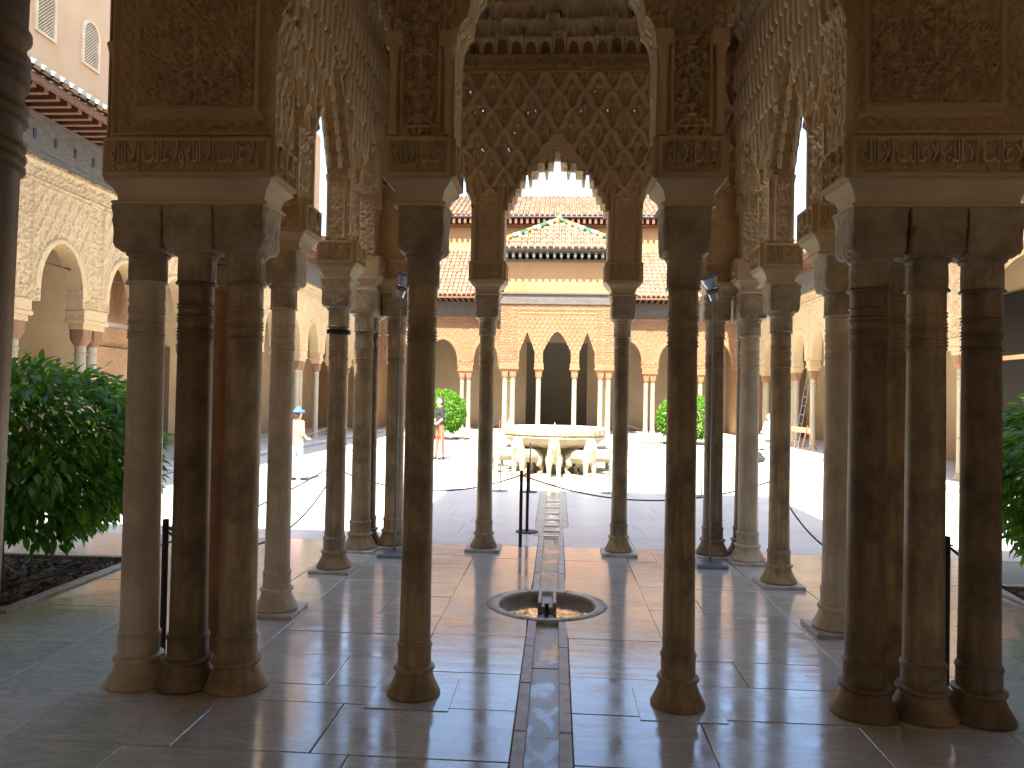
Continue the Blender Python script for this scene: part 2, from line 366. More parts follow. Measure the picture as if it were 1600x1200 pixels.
def wall(parent, name, O, D, Nn, s0, s1, ztop, ops, thick, relief, cell, zbot=3.05, m='stucco', holes=None, amp=1.0, rim=.02, back_m=None, rear_t=None):
    """carved wall: O origin (x,y), D unit along, Nn unit normal of the carved face; ops (centre, halfwidth, profile)"""
    S = np.arange(s0, s1+cell*.5, cell)
    extra = []
    for c, hw, fn in ops: extra += [c-hw-1e-4, c-hw+1e-4, c+hw-1e-4, c+hw+1e-4]
    S = np.unique(np.clip(np.concatenate([S, extra]), s0, s1))
    zb = np.full(S.shape, zbot); near = np.full(S.shape, 99.)
    for c, hw, fn in ops:
        i = np.abs(S-c) < hw; zb[i] = np.maximum(zb[i], fn(S[i]-c))
    Z = np.arange(zbot, ztop+cell*.5, cell); Z[-1] = ztop
    ZZ = np.maximum(Z[None, :], zb[:, None]); SS = np.repeat(S[:, None], len(Z), 1)
    H = relief(SS, ZZ)*amp
    # raised rim beside the openings
    dd = np.full(SS.shape, 9.)
    for c, hw, fn in ops:
        e = np.abs(np.abs(SS-c)-hw)+np.where(ZZ < fn(np.array([hw*.999]))[0]+.02, 0, 9)
        zt = fn(np.clip(SS-c, -hw, hw)); e2 = np.where(np.abs(SS-c) < hw, ZZ-zt, 9)
        dd = np.minimum(dd, np.minimum(np.abs(e), np.abs(e2)))
    if rim: H = np.where(dd < .035, rim, H)
    P = np.zeros(SS.shape+(3,)); D = np.array(D); Nn = np.array(Nn)
    for k in range(2): P[..., k] = O[k]+D[k]*SS+Nn[k]*H
    P[..., 2] = ZZ
    keep = (ZZ[:-1, 1:] > ZZ[:-1, :-1]+1e-6) | (ZZ[1:, 1:] > ZZ[1:, :-1]+1e-6)
    keep &= (S[1:]-S[:-1] > 3e-4)[:, None] | True
    if holes is not None:
        sc_, zc_ = (SS[:-1, :-1]+SS[1:, 1:])/2, (ZZ[:-1, :-1]+ZZ[1:, 1:])/2
        hk = holes(sc_, zc_); keepf = keep & ~hk
    else: keepf = keep
    nrm = D[0]*0-D[1]*0
    crossz = D[0]*Nn[1]-D[1]*Nn[0]      # orientation
    fl = crossz > 0
    o = link(name, gridmesh(name, P, keepf, m, flip=fl), parent)
    # back face, soffit and ends in one mesh
    B = P.copy()
    for k in range(2): B[..., k] = O[k]+D[k]*SS-Nn[k]*(rear_t or thick)
    if holes is not None:
        kb = keepf; stepi = 1
        mb_ = gridmesh(name+'_back', B, kb, back_m or m, flip=not fl)
        link('rear_face', mb_, parent)
    me = MB(); n = len(S); vs = []; fs = []
    for i in range(n):
        f_ = P[i, 0]; x, y = O[0]+D[0]*S[i], O[1]+D[1]*S[i]
        vs += [tuple(f_[:2])+(zb[i],), (x-Nn[0]*thick, y-Nn[1]*thick, zb[i]), (x-Nn[0]*thick, y-Nn[1]*thick, ztop), (x, y, ztop)]
    for i in range(n-1):
        a, b = 4*i, 4*i+4
        fs.append((a, b, b+1, a+1)); fs.append((a+2, b+2, b+3, a+3))
        if holes is None: fs.append((a+1, b+1, b+2, a+2))
    fs += [(0, 1, 2, 3), (4*n-4, 4*n-3, 4*n-2, 4*n-1)]
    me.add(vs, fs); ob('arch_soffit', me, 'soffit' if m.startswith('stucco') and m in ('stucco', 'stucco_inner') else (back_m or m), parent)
    return o

# ------------------------------------------------------------------ small reusable meshes
def niche_mesh(w, h, d, m, nx=11, nz=14):
    X = np.linspace(-w/2, w/2, nx); Z = np.linspace(0, h, nz); XX, ZZ = np.meshgrid(X, Z, indexing='ij')
    tt = np.clip(ZZ/h, 0, 1); half = (w*.40)*np.where(tt < .5, 1, np.sqrt(np.clip(1-((tt-.5)/.42)**2, 0, 1)))
    ins = np.clip(1-(np.abs(XX)/np.maximum(half, 1e-3))**2, 0, 1); dep = np.where(half > 1e-3, d*np.sqrt(ins), 0)
    lean = d*.9*(tt**1.5)         # upper edge corbels out
    P = np.stack([XX, -(lean)+dep*.9, ZZ], -1)
    P[:, -1, 1] = 0.02
    P[:, 0, 1] = .0
    return gridmesh('muqarnas_cell', P, np.ones((nx-1, nz-1), bool), m, smooth=False)
ME_CELL = niche_mesh(.15, .2, .09, 'stucco_pale')
def pendant_mesh(m):
    mb = MB(); pr = [(.004, 0), (.018, .012), (.026, .04), (.024, .10), (.030, .15), (.034, .22), (.02, .30), (.004, .335)]
    mb.lathe([(r, z) for r, z in pr], n=8); return mb.mesh('stalactite_lobe', M[m], True)
ME_LOBE = pendant_mesh('stucco_pale')

def text_mesh(body, w, h, m, depth=.024):
    cu = bpy.data.curves.new('inscription', 'FONT'); cu.body = body; cu.size = 1; cu.extrude = .5; cu.offset = -.008; cu.resolution_u = 2
    o = bpy.data.objects.new('tmp', cu); COL.objects.link(o); bpy.context.view_layer.update()
    me = bpy.data.meshes.new_from_object(o.evaluated_get(bpy.context.evaluated_depsgraph_get()))
    bpy.data.objects.remove(o); n = len(me.vertices); co = np.zeros(n*3); me.vertices.foreach_get('co', co); co = co.reshape(-1, 3)
    mn, mx = co.min(0), co.max(0); co = (co-mn)/(mx-mn)
    co = np.stack([(co[:, 0]-.5)*w, -co[:, 2]*depth, co[:, 1]*h], -1)
    me.vertices.foreach_set('co', co.ravel()); me.materials.clear(); me.materials.append(M[m]); me.update(); me.name = 'inscription'; return me
# wa la ghalib illa Allah, in presentation forms, visual order left to right
A_MOTTO = '\ufeea\ufee0\ufedf\ufe8d \ufefb\ufe87 \ufe90\ufedf\ufe8e\ufecf \ufefb\ufeed'
A_SHORT = '\ufeea\ufee0\ufedf\ufe8d \ufefb\ufe87 \ufe90\ufedf\ufe8e\ufecf'
ME_TXT = {}
def lettering(w, h, long=False):
    key = (round(w, 2), round(h, 2))
    if key not in ME_TXT: ME_TXT[key] = text_mesh(A_MOTTO if w > .28 else A_SHORT, w, h, 'stucco_pale')
    return ME_TXT[key]

def relief_panel(parent, name, O, D, Nn, s0, s1, z0, z1, fn, cell, m='stucco', amp=.012):
    S = np.arange(s0, s1+cell*.5, cell); Z = np.arange(z0, z1+cell*.5, cell)
    SS, ZZ = np.meshgrid(S, Z, indexing='ij'); H = fn(SS, ZZ)*amp
    H[0, :] = H[-1, :] = 0; H[:, 0] = H[:, -1] = 0
    P = np.stack([O[0]+D[0]*SS+Nn[0]*H, O[1]+D[1]*SS+Nn[1]*H, ZZ], -1)
    fl = (D[0]*Nn[1]-D[1]*Nn[0]) > 0
    return link(name, gridmesh(name, P, np.ones((len(S)-1, len(Z)-1), bool), m, flip=fl), parent)

def inscription(parent, O, D, Nn, w, z0, z1, cell=.006):
    """O = middle of the face; a framed cartouche with scrolls behind raised lettering"""
    hh = z1-z0
    rq = random.Random(int(abs(O[0]*100+O[1]*10))); shafts = []; q_ = -w/2+.05
    while q_ < w/2-.05: shafts.append(q_); q_ += rq.choice((.016, .018, .03, .042, .05))
    def fn(s, z):
        h = samp(T_C, s/.30, z/.30)*.42
        for q0 in shafts: h = np.maximum(h, np.clip(1.5-np.abs(s-q0-.003*np.sin(z*60+q0*90))/.0035, 0, 1)*.62*((z-z0) > hh*(.22+.25*((q0*37) % 1)))*((z1-z) > .03))
        fr = np.maximum(frame_h(s, z, -w/2+.018, w/2-.018, z0+.02, z1-.02, .007), (np.minimum.reduce([s+w/2, w/2-s, z-z0, z1-z]) < .014)*.9)
        e = np.hypot(np.clip(np.abs(s)-(w/2-.03-hh*.42), 0, 9)/(hh*.40), (z-(z0+z1)/2)/(hh*.40))
        car = np.clip(1.4-np.abs(e-1)/.045, 0, 1)*.8
        return np.maximum.reduce([h, fr, car])
    relief_panel(parent, 'scroll_ground', O, D, Nn, -w/2, w/2, z0, z1, fn, .0052, amp=.024)
    k = max(1, round((w-.1)/.36)); ww = (w-.10)/k
    for i in range(k):
        s = -w/2+.05+ww*(i+.5)
        t = link('inscription', lettering(ww*.97, hh*.80), parent)
        ang = math.atan2(D[1], D[0]); sgn = D[0]*(-Nn[1])+D[1]*Nn[0]
        # local -y is the outward face
        rot = math.atan2(Nn[0], -Nn[1])
        t.location = (O[0]+D[0]*s+Nn[0]*.004, O[1]+D[1]*s+Nn[1]*.004, z0+hh*.10); t.rotation_euler = (0, 0, rot)

def rect_ring(x0, x1, y0, y1, z): return [(x0, y0, z), (x1, y0, z), (x1, y1, z), (x0, y1, z)]
def impost(parent, x0, x1, y0, y1, zt, faces=''):
    """moulding, hollow and inscription block standing on capitals; rectangle is the block outline"""
    e = .045
    prof = [(e+.006, 0), (e-.01, .004), (e-.014, .014), (e-.006, .022), (e+.012, .028), (e+.010, .05), (e-.002, .085), (.012, .115), (.004, .125), (.004, .14)]
    mb = MB(); mb.loft([rect_ring(x0+d, x1-d, y0+d, y1-d, zt+z) for d, z in prof]); ob('cyma_moulding', mb, 'stucco_pale', parent)
    mb = MB(); mb.box(x0+.004, x1-.004, y0+.004, y1-.004, zt+.14, zt+.36); ob('inscription_block', mb, 'stucco', parent)
    z0, z1 = zt+.142, zt+.358
    cx, cy = (x0+x1)/2, (y0+y1)/2
    if 's' in faces: inscription(parent, (cx, y0+.003), (1, 0), (0, -1), x1-x0-.01, z0, z1)
    if 'e' in faces: inscription(parent, (x1-.003, cy), (0, 1), (1, 0), y1-y0-.01, z0, z1)
    if 'w' in faces: inscription(parent, (x0+.003, cy), (0, 1), (-1, 0), y1-y0-.01, z0, z1)

# ------------------------------------------------------------------ near columns
def sq_ring(half, z, nexp, n=48, carve=0, ph=0):
    pts = []
    for i in range(n):
        a = 2*math.pi*i/n; c, s = math.cos(a), math.sin(a)
        r = half/((abs(c)**nexp+abs(s)**nexp)**(1/nexp))
        r *= 1+carve*math.sin(a*16+ph)
        pts.append((r*c, r*s, z))
    return pts
def col_meshes(H, plinth, var):
    """H = height of the capital top"""
    rs = random.Random(var*17+3); z = .035 if plinth else 0; out = {}
    if plinth: out['plinth'] = MB().box(-.185, .185, -.185, .185, 0, .034, .006).mesh('plinth', M['marble_worn'])
    nb = [(.168, z), (.172, z+.014), (.166, z+.024), (.160, z+.034), (.146, z+.058), (.130, z+.09), (.119, z+.118), (.116, z+.130),
          (.126, z+.136), (.133, z+.147), (.130, z+.158), (.115, z+.165), (.106, z+.168)]
    out['base'] = MB().lathe(nb, n=36).mesh('base', M['column'], True)
    zc = H-.43; sh = [(.108, z+.167), (.108, z+.262), (.113, z+.266), (.114, z+.276), (.108, z+.281), (.110, z+.286), (.101, z+.293)]
    r0, r1 = .099, .0935
    for t in (0.2, .4, .6, .8): sh.append((r0+(r1-r0)*t, z+.3+(zc-.34-z-.3)*t))
    zz = zc-.31
    for k, nr in enumerate((3, 2, 3, 1) if var % 3 == 0 else ((4, 3, 2) if var % 3 == 1 else (2, 3, 3))):
        for q in range(nr): sh += [(.0925, zz), (.1005, zz+.004), (.1005, zz+.010), (.0925, zz+.014)]; zz += .0185
        sh.append((.0935, zz+.004)); zz += .022
    sh += [(.0935, zc-.004)]
    out['shaft'] = MB().lathe(sh, n=36).mesh('shaft', M['column'], True)
    out['neck_ring'] = MB().lathe([(.09, zc-.004), (.106, zc-.001), (.112, zc+.008), (.106, zc+.018), (.09, zc+.02)], n=32).mesh('neck_ring', M['column'], True)
    rings = []
    for zz_, c in ((zc+.018, .01), (zc+.03, .03), (zc+.10, .03), (zc+.15, .015)): rings.append(sq_ring(.095, zz_, 2, 64, c))
    for t, hf, ne, cv in ((.155, .098, 2, 0), (.165, .107, 2.1, .03), (.176, .105, 2.3, .03), (.184, .122, 3.0, .035), (.194, .132, 5, .03), (.22, .136, 8, .02), (.275, .137, 8, .012),
                          (.31, .134, 12, .012), (.345, .137, 14, .008), (.375, .133, 16, .008), (.40, .137, 18, .004), (.412, .139, 20, 0), (.43, .139, 20, 0)):
        rings.append(sq_ring(hf, zc+t, ne, 64, cv, t*40))
    out['capital'] = MB().loft(rings).mesh('capital', M['capital'], True)
    return out
_cm = {}
def column(x, y, H, plinth, var, label, group='marble columns of the pavilion', cat='column', lean=0):
    k = (round(H, 3), plinth, var % 3)
    if k not in _cm: _cm[k] = col_meshes(H, plinth, var)
    t = thing('marble_column', label, cat, (x, y, 0), group)
    t.rotation_euler = (random.uniform(-.002, .002), random.uniform(-.003, .003)+lean, (math.pi/2)*(var % 4))
    if abs(abs(x)-A_) < .01 and y < 5: ob('footing_slab', MB().box(-.225, .225, -.225, .225, -.02, .004, .003), 'floor', t)
    for n_, me in _cm[k].items():
        c = link(n_, me, t)
        grp = abs(x) > 1.6 and (y < 5 or y > 7.2); ctr = abs(x) < .8
        if n_ == 'capital': c.scale = (1.055, 1.055, 1) if grp else ((.94, .94, 1) if ctr else (1, 1, 1))
        elif n_ in ('shaft', 'base', 'neck_ring'): k_ = 1.02 if grp else (.86 if ctr else .93); c.scale = (k_, k_, 1)
    return t
A_, C_, B_, E_ = .723, 1.71, 2.013, 2.30
Y0, Y1, Y2, Y3 = 4.156, 5.572, 6.942, 8.11
ZN, ZF = 2.68, 2.735        # capital tops near and front
cols = [
 (-E_, Y0, 0, 'pale buff column, leftmost of the left cluster in front'),
 (-B_, Y0, 0, 'dark brown column in the middle of the left front cluster'),
 (-C_-.02, Y0, 0, 'brown column with dark stains, rightmost of the left front cluster'),
 (-B_-.0, Y0+.40, 0, 'reddish column half hidden behind the left front cluster'),
 (-A_, Y0, 0, 'tall dark column left of the channel, nearest the round basin'),
 (A_, Y0, 0, 'tall dark column right of the channel, on its own in front'),
 (C_, Y0, 0, 'dark column with a wide base, leftmost of the right front cluster'),
 (B_, Y0, 0, 'patched dark column in the middle of the right front cluster'),
 (E_, Y0, 0, 'plain dark column, rightmost of the right front cluster'),
 (B_-.0, Y0+.40, 0, 'slim column half hidden behind the right front cluster'),
 (-B_-.02, Y1-.02, 1, 'single column on the left side with a yellowish band above its base'),
 (-B_, Y2, 1, 'single column on the left side carrying a dark iron collar'),
 (B_+.06, Y1+.02, 1, 'single column on the right side with a worn broad base'),
 (B_+.05, Y2, 1, 'single column on the right side in front of the grey lamp base'),
 (-B_, Y3-.25, 1, 'column of the far left corner with a white repair band near its top'),
 (-B_-.01, Y3+.04, 1, 'dark slim column hidden at the far left corner'),
 (-C_, Y3, 1, 'column behind the left floodlight pole'),
 (B_, Y3-.25, 1, 'broad based column of the far right corner beside the floodlight'),
 (B_+.03, Y3+.04, 1, 'narrow strip of dark column at the far right corner'),
 (C_, Y3, 1, 'column behind the right floodlight pole'),
 (-A_, Y3, 1, 'slender column left of the lion fountain on a square plinth'),
 (A_, Y3, 1, 'slender column right of the lion fountain on a square plinth'),
]
COLS = []
for i, (x, y, pl, lab) in enumerate(cols):
    COLS.append(column(x, y, ZN if y < 5 else (ZN+.02 if y < 7.2 else ZF), bool(pl), i, lab))
M['col_pale_lit'] = mat('pale_lit_marble_column', (.64, .53, .38), (.84, .73, .56), .42, sc=(14, 14, 1.2), ns=1.6, big=(3.0, (.56, .45, .30)), bs=.35, bscale=70, bd=.002, obj=True)  # pale marble, lighter still for the extra light on the leftmost column
M['col_dark'] = mat('dark_marble_column', (.20, .13, .07), (.38, .27, .16), .42, sc=(14, 14, 1.2), ns=1.6, big=(3.0, (.16, .10, .05)), bs=.35, bscale=70, bd=.002, obj=True)
M['col_red'] = mat('reddish_marble_column', (.36, .19, .09), (.50, .29, .15), .42, sc=(14, 14, 1.2), ns=1.6, big=(3.0, (.28, .15, .07)), bs=.35, bscale=70, bd=.002, obj=True)
for i, mn in ((0, 'col_pale_lit'), (1, 'col_dark'), (3, 'col_red'), (10, 'col_pale_lit'), (12, 'col_pale_lit'), (17, 'col_pale_lit'), (15, 'col_dark'), (18, 'col_dark'), (8, 'col_dark'), (6, 'col_dark'), (19, 'col_dark')):
    for c in COLS[i].children:
        if c.name.split('.')[0] in ('shaft', 'base', 'neck_ring'): c.material_slots[0].link = 'OBJECT'; c.material_slots[0].material = M[mn]
# dark collar and white repair band (parts)
ob('iron_collar', MB().lathe([(.10, 2.205), (.118, 2.207), (.118, 2.25), (.10, 2.252)], n=32), 'iron', COLS[11], True).scale = (.94, .94, 1)
ob('repair_band', MB().lathe([(.096, 2.13), (.1035, 2.132), (.1035, 2.21), (.096, 2.212)], n=32), 'court_column', COLS[14], True)
# column at the hall entrance, cut by the left edge of the picture
t = column(-.888, 1.03, 2.73, False, 3, 'very dark column in the foreground cut by the left edge', group=None, cat='column', lean=-.03)

# ------------------------------------------------------------------ near pavilion: everything carried by the columns
PV = thing('pavilion', 'shaded carved stucco pavilion with lattice wall and stepped arches standing over the nearest columns', 'pavilion', (0, 0, 0))
zi = ZN+.36; zf = ZF+.36
# capitals are on the columns; imposts and inscription blocks
for sx in (-1, 1):
    x0, x1 = sorted((sx*(C_-.18), sx*(E_+.18)))
    inner = 'e' if sx < 0 else 'w'
    impost(PV, x0, x1, Y0-.18, Y0+.18, ZN, 's'+inner)
    impost(PV, sx*B_-.18, sx*B_+.18, Y0+.185, Y0+.58, ZN, inner)
    impost(PV, sx*A_-.18, sx*A_+.18, Y0-.18, Y0+.18, ZN, 'sew')
    impost(PV, sx*B_-.18, sx*B_+.18, Y1-.18, Y1+.18, ZN+.02, 's'+inner)
    impost(PV, sx*B_-.18, sx*B_+.18, Y2-.18, Y2+.18, ZN+.02, 's'+inner)
    impost(PV, sx*A_-.18, sx*A_+.18, Y3-.18, Y3+.18, ZF, 'sew')
    x0, x1 = sorted((sx*(C_-.18), sx*(B_+.18)))
    impost(PV, x0, x1, Y3-.18, Y3+.18, ZF, 's'+inner)
    impost(PV, sx*B_-.18, sx*B_+.18, Y3-.43, Y3-.185, ZF, inner)

def dots_(s, z): return (np.sin(s*170)*np.sin(z*150) > .3)*.4
def rel_near(s, z):
    a = np.abs(s); h = np.zeros(s.shape)
    # wide panels over the clusters
    g = (a > 1.50)
    band = np.maximum(interlace(z/.17, np.clip((a-1.525)/.085, 0, 1)), 0)*((a > 1.52) & (a < 1.615))
    band2 = interlace(z/.17, np.clip((a-2.335)/.085, 0, 1))*((a > 2.33) & (a < 2.425))
    bandb = interlace(s/.17, np.clip((z-3.075)/.085, 0, 1))*((z > 3.07) & (z < 3.165))*(a > 1.6)*(a < 2.34)
    inn = samp(T_A, (a-1.97)/.40+.5, z/.42)*((a > 1.645) & (a < 2.285) & (z > 3.225))
    fr = np.maximum.reduce([frame_h(a, z, 1.62, 2.31, 3.195, 9, .011), frame_h(a, z, 1.512, 2.44, 3.06, 9, .010), frame_h(a, z, 1.635, 2.295, 3.213, 9, .006)])
    h = np.where(g, np.maximum.reduce([band*.6, band2*.6, bandb*.6, inn, fr*1.1]), h)
    # single piers
    p = (a > .54) & (a < .905)
    inn = samp(T_B, (a-A_)/.21+.5, z/.36)*(np.abs(a-A_) < .088)
    fr = frame_h(a, z, A_-.10, A_+.10, 3.10, 9, .009)
    h = np.where(p, np.maximum(inn, fr), h)
    r = ~g & ~p; h = np.where(r | ((z > 3.6) & ~g & (np.abs(a-A_) > .1)), samp(T_B, s/.3+.5, z/.3)*.8, h)
    return h
small_n = [(sx*1.215, .312, lobed(3.55, 4.45, .312, 5)) for sx in (-1, 1)]
wall(PV, 'carved_panel', (0, Y0-.14), (1, 0), (0, -1), -2.45, 2.45, 5.2,
     [(0, .54, lobed(3.50, 4.75, .54, 8))]+small_n, .28, rel_near, .0062, zbot=zi, amp=.036, rim=.008)
def rel_front(s, z):
    a = np.abs(s)
    h, lx, lz, ia, ib = sebka(s, z+.07, .283, .415, .028)
    h = h*1.6
    p = (np.abs(a-A_) < .19) & (z < 3.80)
    inn = samp(T_B, (a-A_)/.20+.5, z/.34)*(np.abs(a-A_) < .085)
    fr = frame_h(a, z, A_-.095, A_+.095, 3.12, 3.76, .009)
    h = np.where(p, np.maximum(inn, fr)*.5, h)
    g = (a > 1.50) & (z < 3.9); h = np.where(g, samp(T_B, (a-1.75)/.3+.5, z/.35)*.5, h)
    # plain scalloped borders beside the arches
    e = np.abs(s)/.55; zt = 4.36-.80*np.clip(e, 0, 1.3)**1.35
    d = np.abs((z-zt)); sc_ = .095+.035*np.abs(np.sin(s*30))
    bd = (d < sc_) & (a < .72) & (z > 3.7)
    e2 = np.abs(a-1.215)/.32; zt2 = 4.50-.72*np.clip(e2, 0, 1.5)**1.3
    bd2 = (np.abs(z-zt2) < .075+.02*np.abs(np.sin(a*26))) & (a > .72) & (z > 3.7)
    edge = np.clip((sc_-d)/.02, 0, 1)
    return np.where(bd, 1.3+.45*edge, np.where(bd2, 1.5, h))
def holes_front(s, z):
    h, lx, lz, ia, ib = sebka(s, z+.07, .283, .415, .028)
    cell = np.sin(ia*12.9898+ib*78.233)*43758.5453; cell = cell-np.floor(cell)
    spot = (np.minimum(np.hypot(np.abs(lx)-.030, lz-.045), np.hypot(np.abs(lx)-.024, lz+.05)) < .0125) | ((np.abs(np.abs(lx)-.05) < .007) & (np.abs(lz) < .022))
    side = np.where(cell > .75, lx > 0, np.where(cell > .5, lx < 5, lx < 0))
    return spot & (cell > .36) & side & (z < 4.95) & (z > 4.1) & (h < 1.0)
fc = steps([(.034, 4.25), (.10, 4.14), (.136, 4.05), (.20, 4.13), (.27, 4.05), (.306, 3.96), (.347, 4.10), (.39, 3.95), (.43, 3.86), (.47, 3.78), (.51, 3.71), (.548, 3.62)])
wall(PV, 'lattice_panel', (0, Y3-.14), (1, 0), (0, -1), -2.1, 2.1, 5.10,
     [(0, .548, fc)]+[(sx*1.215, .312, lobed(3.62, 4.45, .312, 5)) for sx in (-1, 1)], .28, rel_front, .0088, zbot=zf, m='stucco_inner', amp=.040, rim=.05, holes=holes_front, rear_t=.05)
def rel_side(s, z):
    h, lx, lz, ia, ib = sebka(s, z, .26, .42, .026)
    p = ((np.abs(s-Y1) < .19) | (np.abs(s-Y2) < .19) | (s < 4.75) | (s > 7.68)) & (z < 3.62)
    inn = samp(T_B, s/.22, z/.34)*.7
    return np.where(p, inn, h*2.0)
ops_s = [(5.065, .322, lobed(3.55, 4.35, .322, 5)), (6.255, .50, lobed(3.62, 4.55, .50, 8, 1.2)), (7.40, .278, lobed(3.55, 4.25, .278, 5))]
for sx in (-1, 1):
    wall(PV, 'stalactite_wall', (sx*(B_-.10), 0), (0, 1), (-sx, 0), 4.30, 7.98, 5.10, ops_s, .19, rel_side, .0125, zbot=zi+.02, m='stucco_inner', amp=.030, rim=.03)
# hanging lobes on the side walls, on the nodes of the net
def topz(y):
    for c, hw, fn in ops_s:
        if abs(y-c) < hw+.03: return float(fn(np.array([min(abs(y-c), hw)]))[0])
    return 3.66
for sx in (-1, 1):
    k = 0
    for j in range(5):
        for i in range(30):
            y = 4.42+i*.13+(.065 if j % 2 else 0); z = 3.66+j*.30
            if y > 7.9 or z < topz(y)+.02 or z > 4.86 or k > 145: continue
            o = link('stalactite_lobe', ME_LOBE, PV, (sx*(B_-.115-.02*(j+1)*.6), y, z-.04)); o.scale = (1.35, 1.15, .96+random.uniform(-.05, .05)); k += 1
# carved jamb panels of the side piers, facing the hall
def jamb(xc, y, w, z0, z1):
    def fn(s, z):
        inn = samp(T_B, s/(w*.62)+.5, z/.33)*(np.abs(s) < w*.31)*(z < z1-.04)
        return np.maximum(inn, frame_h(s, z, -w*.34, w*.34, z0+.03, z1-.03, .008))
    relief_panel(PV, 'carved_jamb', (xc, y-.004), (1, 0), (0, -1), -w/2, w/2, z0, z1, fn, .007, 'stucco_inner', .022)
    for q in (-1, 1):
        mb = MB().lathe([(.024, z0), (.028, z0+.01), (.02, z0+.03), (.019, z1-.09), (.023, z1-.085), (.019, z1-.08), (.03, z1-.03), (.036, z1)], xc+q*(w/2-.022), y-.014, 12)
        ob('colonnette', mb, 'stucco', PV, True)
for sx in (-1, 1):
    for yy in (Y1-.183, Y2-.183): jamb(sx*(B_-.005), yy+.02, .20, zi+.03, 3.66)
    # muqarnas stepping out over those jambs
    for yy, zz0 in ((Y1-.16, 3.66), (Y2-.16, 3.66)):
        for r in range(5):
            for q in (-1, 0, 1) if r % 2 else (-.5, .5):
                o = link('muqarnas_cell', ME_CELL, PV, (sx*(B_-.01)+q*.075, yy-.045*r, zz0+r*.17)); o.scale = (.5, .8, .86)
    for q, yy in ((-1, Y0-.15), (1, Y0-.15)):
        x = sx*A_+q*.148
        mb = MB().lathe([(.026, zi+.01), (.03, zi+.02), (.023, zi+.04), (.021, 3.42), (.026, 3.43), (.022, 3.44), (.03, 3.5), (.036, 3.53)], x, yy, 12)
        ob('colonnette', mb, 'stucco', PV, True)
        mb = MB().box(x-.045, x+.045, yy-.03, yy+.02, 3.53, 3.62, .006); ob('colonnette_block', mb, 'stucco', PV)
    for yy in (Y3-.15,):
        for q in (-1, 1):
            x = sx*A_+q*.145
            mb = MB().lathe([(.03, zf), (.03, zf+.02), (.02, zf+.03), (.02, 3.70), (.024, 3.71), (.02, 3.72), (.032, 3.79), (.036, 3.81)], x, yy, 12)
            ob('colonnette', mb, 'stucco', PV, True)
    x = sx*2.42
    mb = MB().lathe([(.03, zi+.01), (.022, zi+.03), (.02, 3.42), (.026, 3.44), (.022, 3.46), (.05, 3.58)], sx*2.455, Y0-.12, 12); ob('colonnette', mb, 'stucco', PV, True)
# pendants hanging in the stepped arches
def pend(x, y, z, s=1.0):
    o = link('muqarnas_pendant', ME_LOBE, PV, (x, y, z-.13*s)); o.scale = (1.1*s, 1.1*s, .62*s)
for y in (Y3-.12, Y3+.10):
    for x, z in ((.0, 4.31), (.168, 4.19), (.327, 4.15)):
        for q in (-1, 1) if x else (1,): pend(q*x, y, z, .42)
for sx in (-1, 1):
    fn = ops_s[1][2]
    for i in range(1, 8):
        d = .5*i/8
        for q in (-1, 1):
            zt = float(fn(np.array([d+.004]))[0])
            for xo in (-.06, .05): pend(sx*B_+xo, 6.255+q*d, zt+.05, .8)
    for i in range(1, 5):
        d = .312*i/5
        for c in (-1, 1):
            zt = float(small_n[0][2](np.array([d+.003]))[0])
            for yo in (-.08, .05): pend(sx*1.215+c*d, Y0+yo, zt+.05, .7)
# upper frieze: inscription band and rows of muqarnas cells
def band_fn(s, z): return np.maximum.reduce([samp(T_C, s/.30, z/.30)*.6, frame_h(s, z, -9, 9, 5.125, 5.295, .012)*1.2])
relief_panel(PV, 'frieze_ground', (0, Y3-.16), (1, 0), (0, -1), -1.87, 1.87, 5.10, 5.32, band_fn, .011, 'stucco', .014)
for i in range(9):
    o = link('inscription', lettering(.39, .155), PV, (-1.64+i*.41, Y3-.168, 5.13))
for sx in (-1, 1):
    relief_panel(PV, 'frieze_ground', (sx*(B_-.16), 0), (0, 1), (-sx, 0), 4.3, 7.95, 5.10, 5.32, band_fn, .014, 'stucco', .014)
    mb = MB(); mb.box(sx*B_-.14, sx*B_+.14, 4.30, 7.97, 5.101, 7.30); ob('upper_wall', mb, 'plaster', PV)
mb = MB(); mb.box(-2.153, 2.153, Y3-.138, Y3+.14, 5.101, 7.30); ob('upper_wall', mb, 'plaster', PV)
mb = MB(); mb.box(-2.45, 2.45, Y0-.13, Y0+.138, 5.201, 7.30); ob('upper_wall', mb, 'plaster', PV)
kk = 0
for r in range(5):
    n_ = 25 if r % 2 == 0 else 24
    for i in range(n_):
        x = (i-(n_-1)/2)*.152
        o = link('muqarnas_cell', ME_CELL, PV, (x, Y3-.15-r*.055, 5.315+r*.165)); o.scale = (.98, .95+.5*((i+r) % 3 == 0), .86+.25*((i*7+r*3) % 4 == 0))
        if (i+2*r) % 5 == 1 and r < 4:
            mb = MB().box(x-.011, x+.011, Y3-.168-r*.055, Y3-.16-r*.055+.004, 5.33+r*.165, 5.40+r*.165, .003); ob('blue_accent', mb, 'blue', PV)
    mb = MB(); mb.box(-1.87, 1.87, Y3-.15-(r-1)*.055-.004, Y3-.139, 5.315+r*.165+.002, 5.48+r*.165) if r else None
    if r: ob('muqarnas_backing', mb, 'stucco_pale', PV)
for sx in (-1, 1):
    for r in range(4):
        for i in range(22):
            o = link('muqarnas_cell', ME_CELL, PV, (sx*(B_-.15-r*.055), 4.42+i*.158+(.07 if r % 2 else 0), 5.315+r*.165), (0, 0, -sx*math.pi/2)); o.scale = (.98, .95, .86)
mb = MB(); mb.box(-1.90, 1.90, 4.27, 7.99, 6.15, 6.2); ob('ceiling', mb, 'dark_wood', PV)
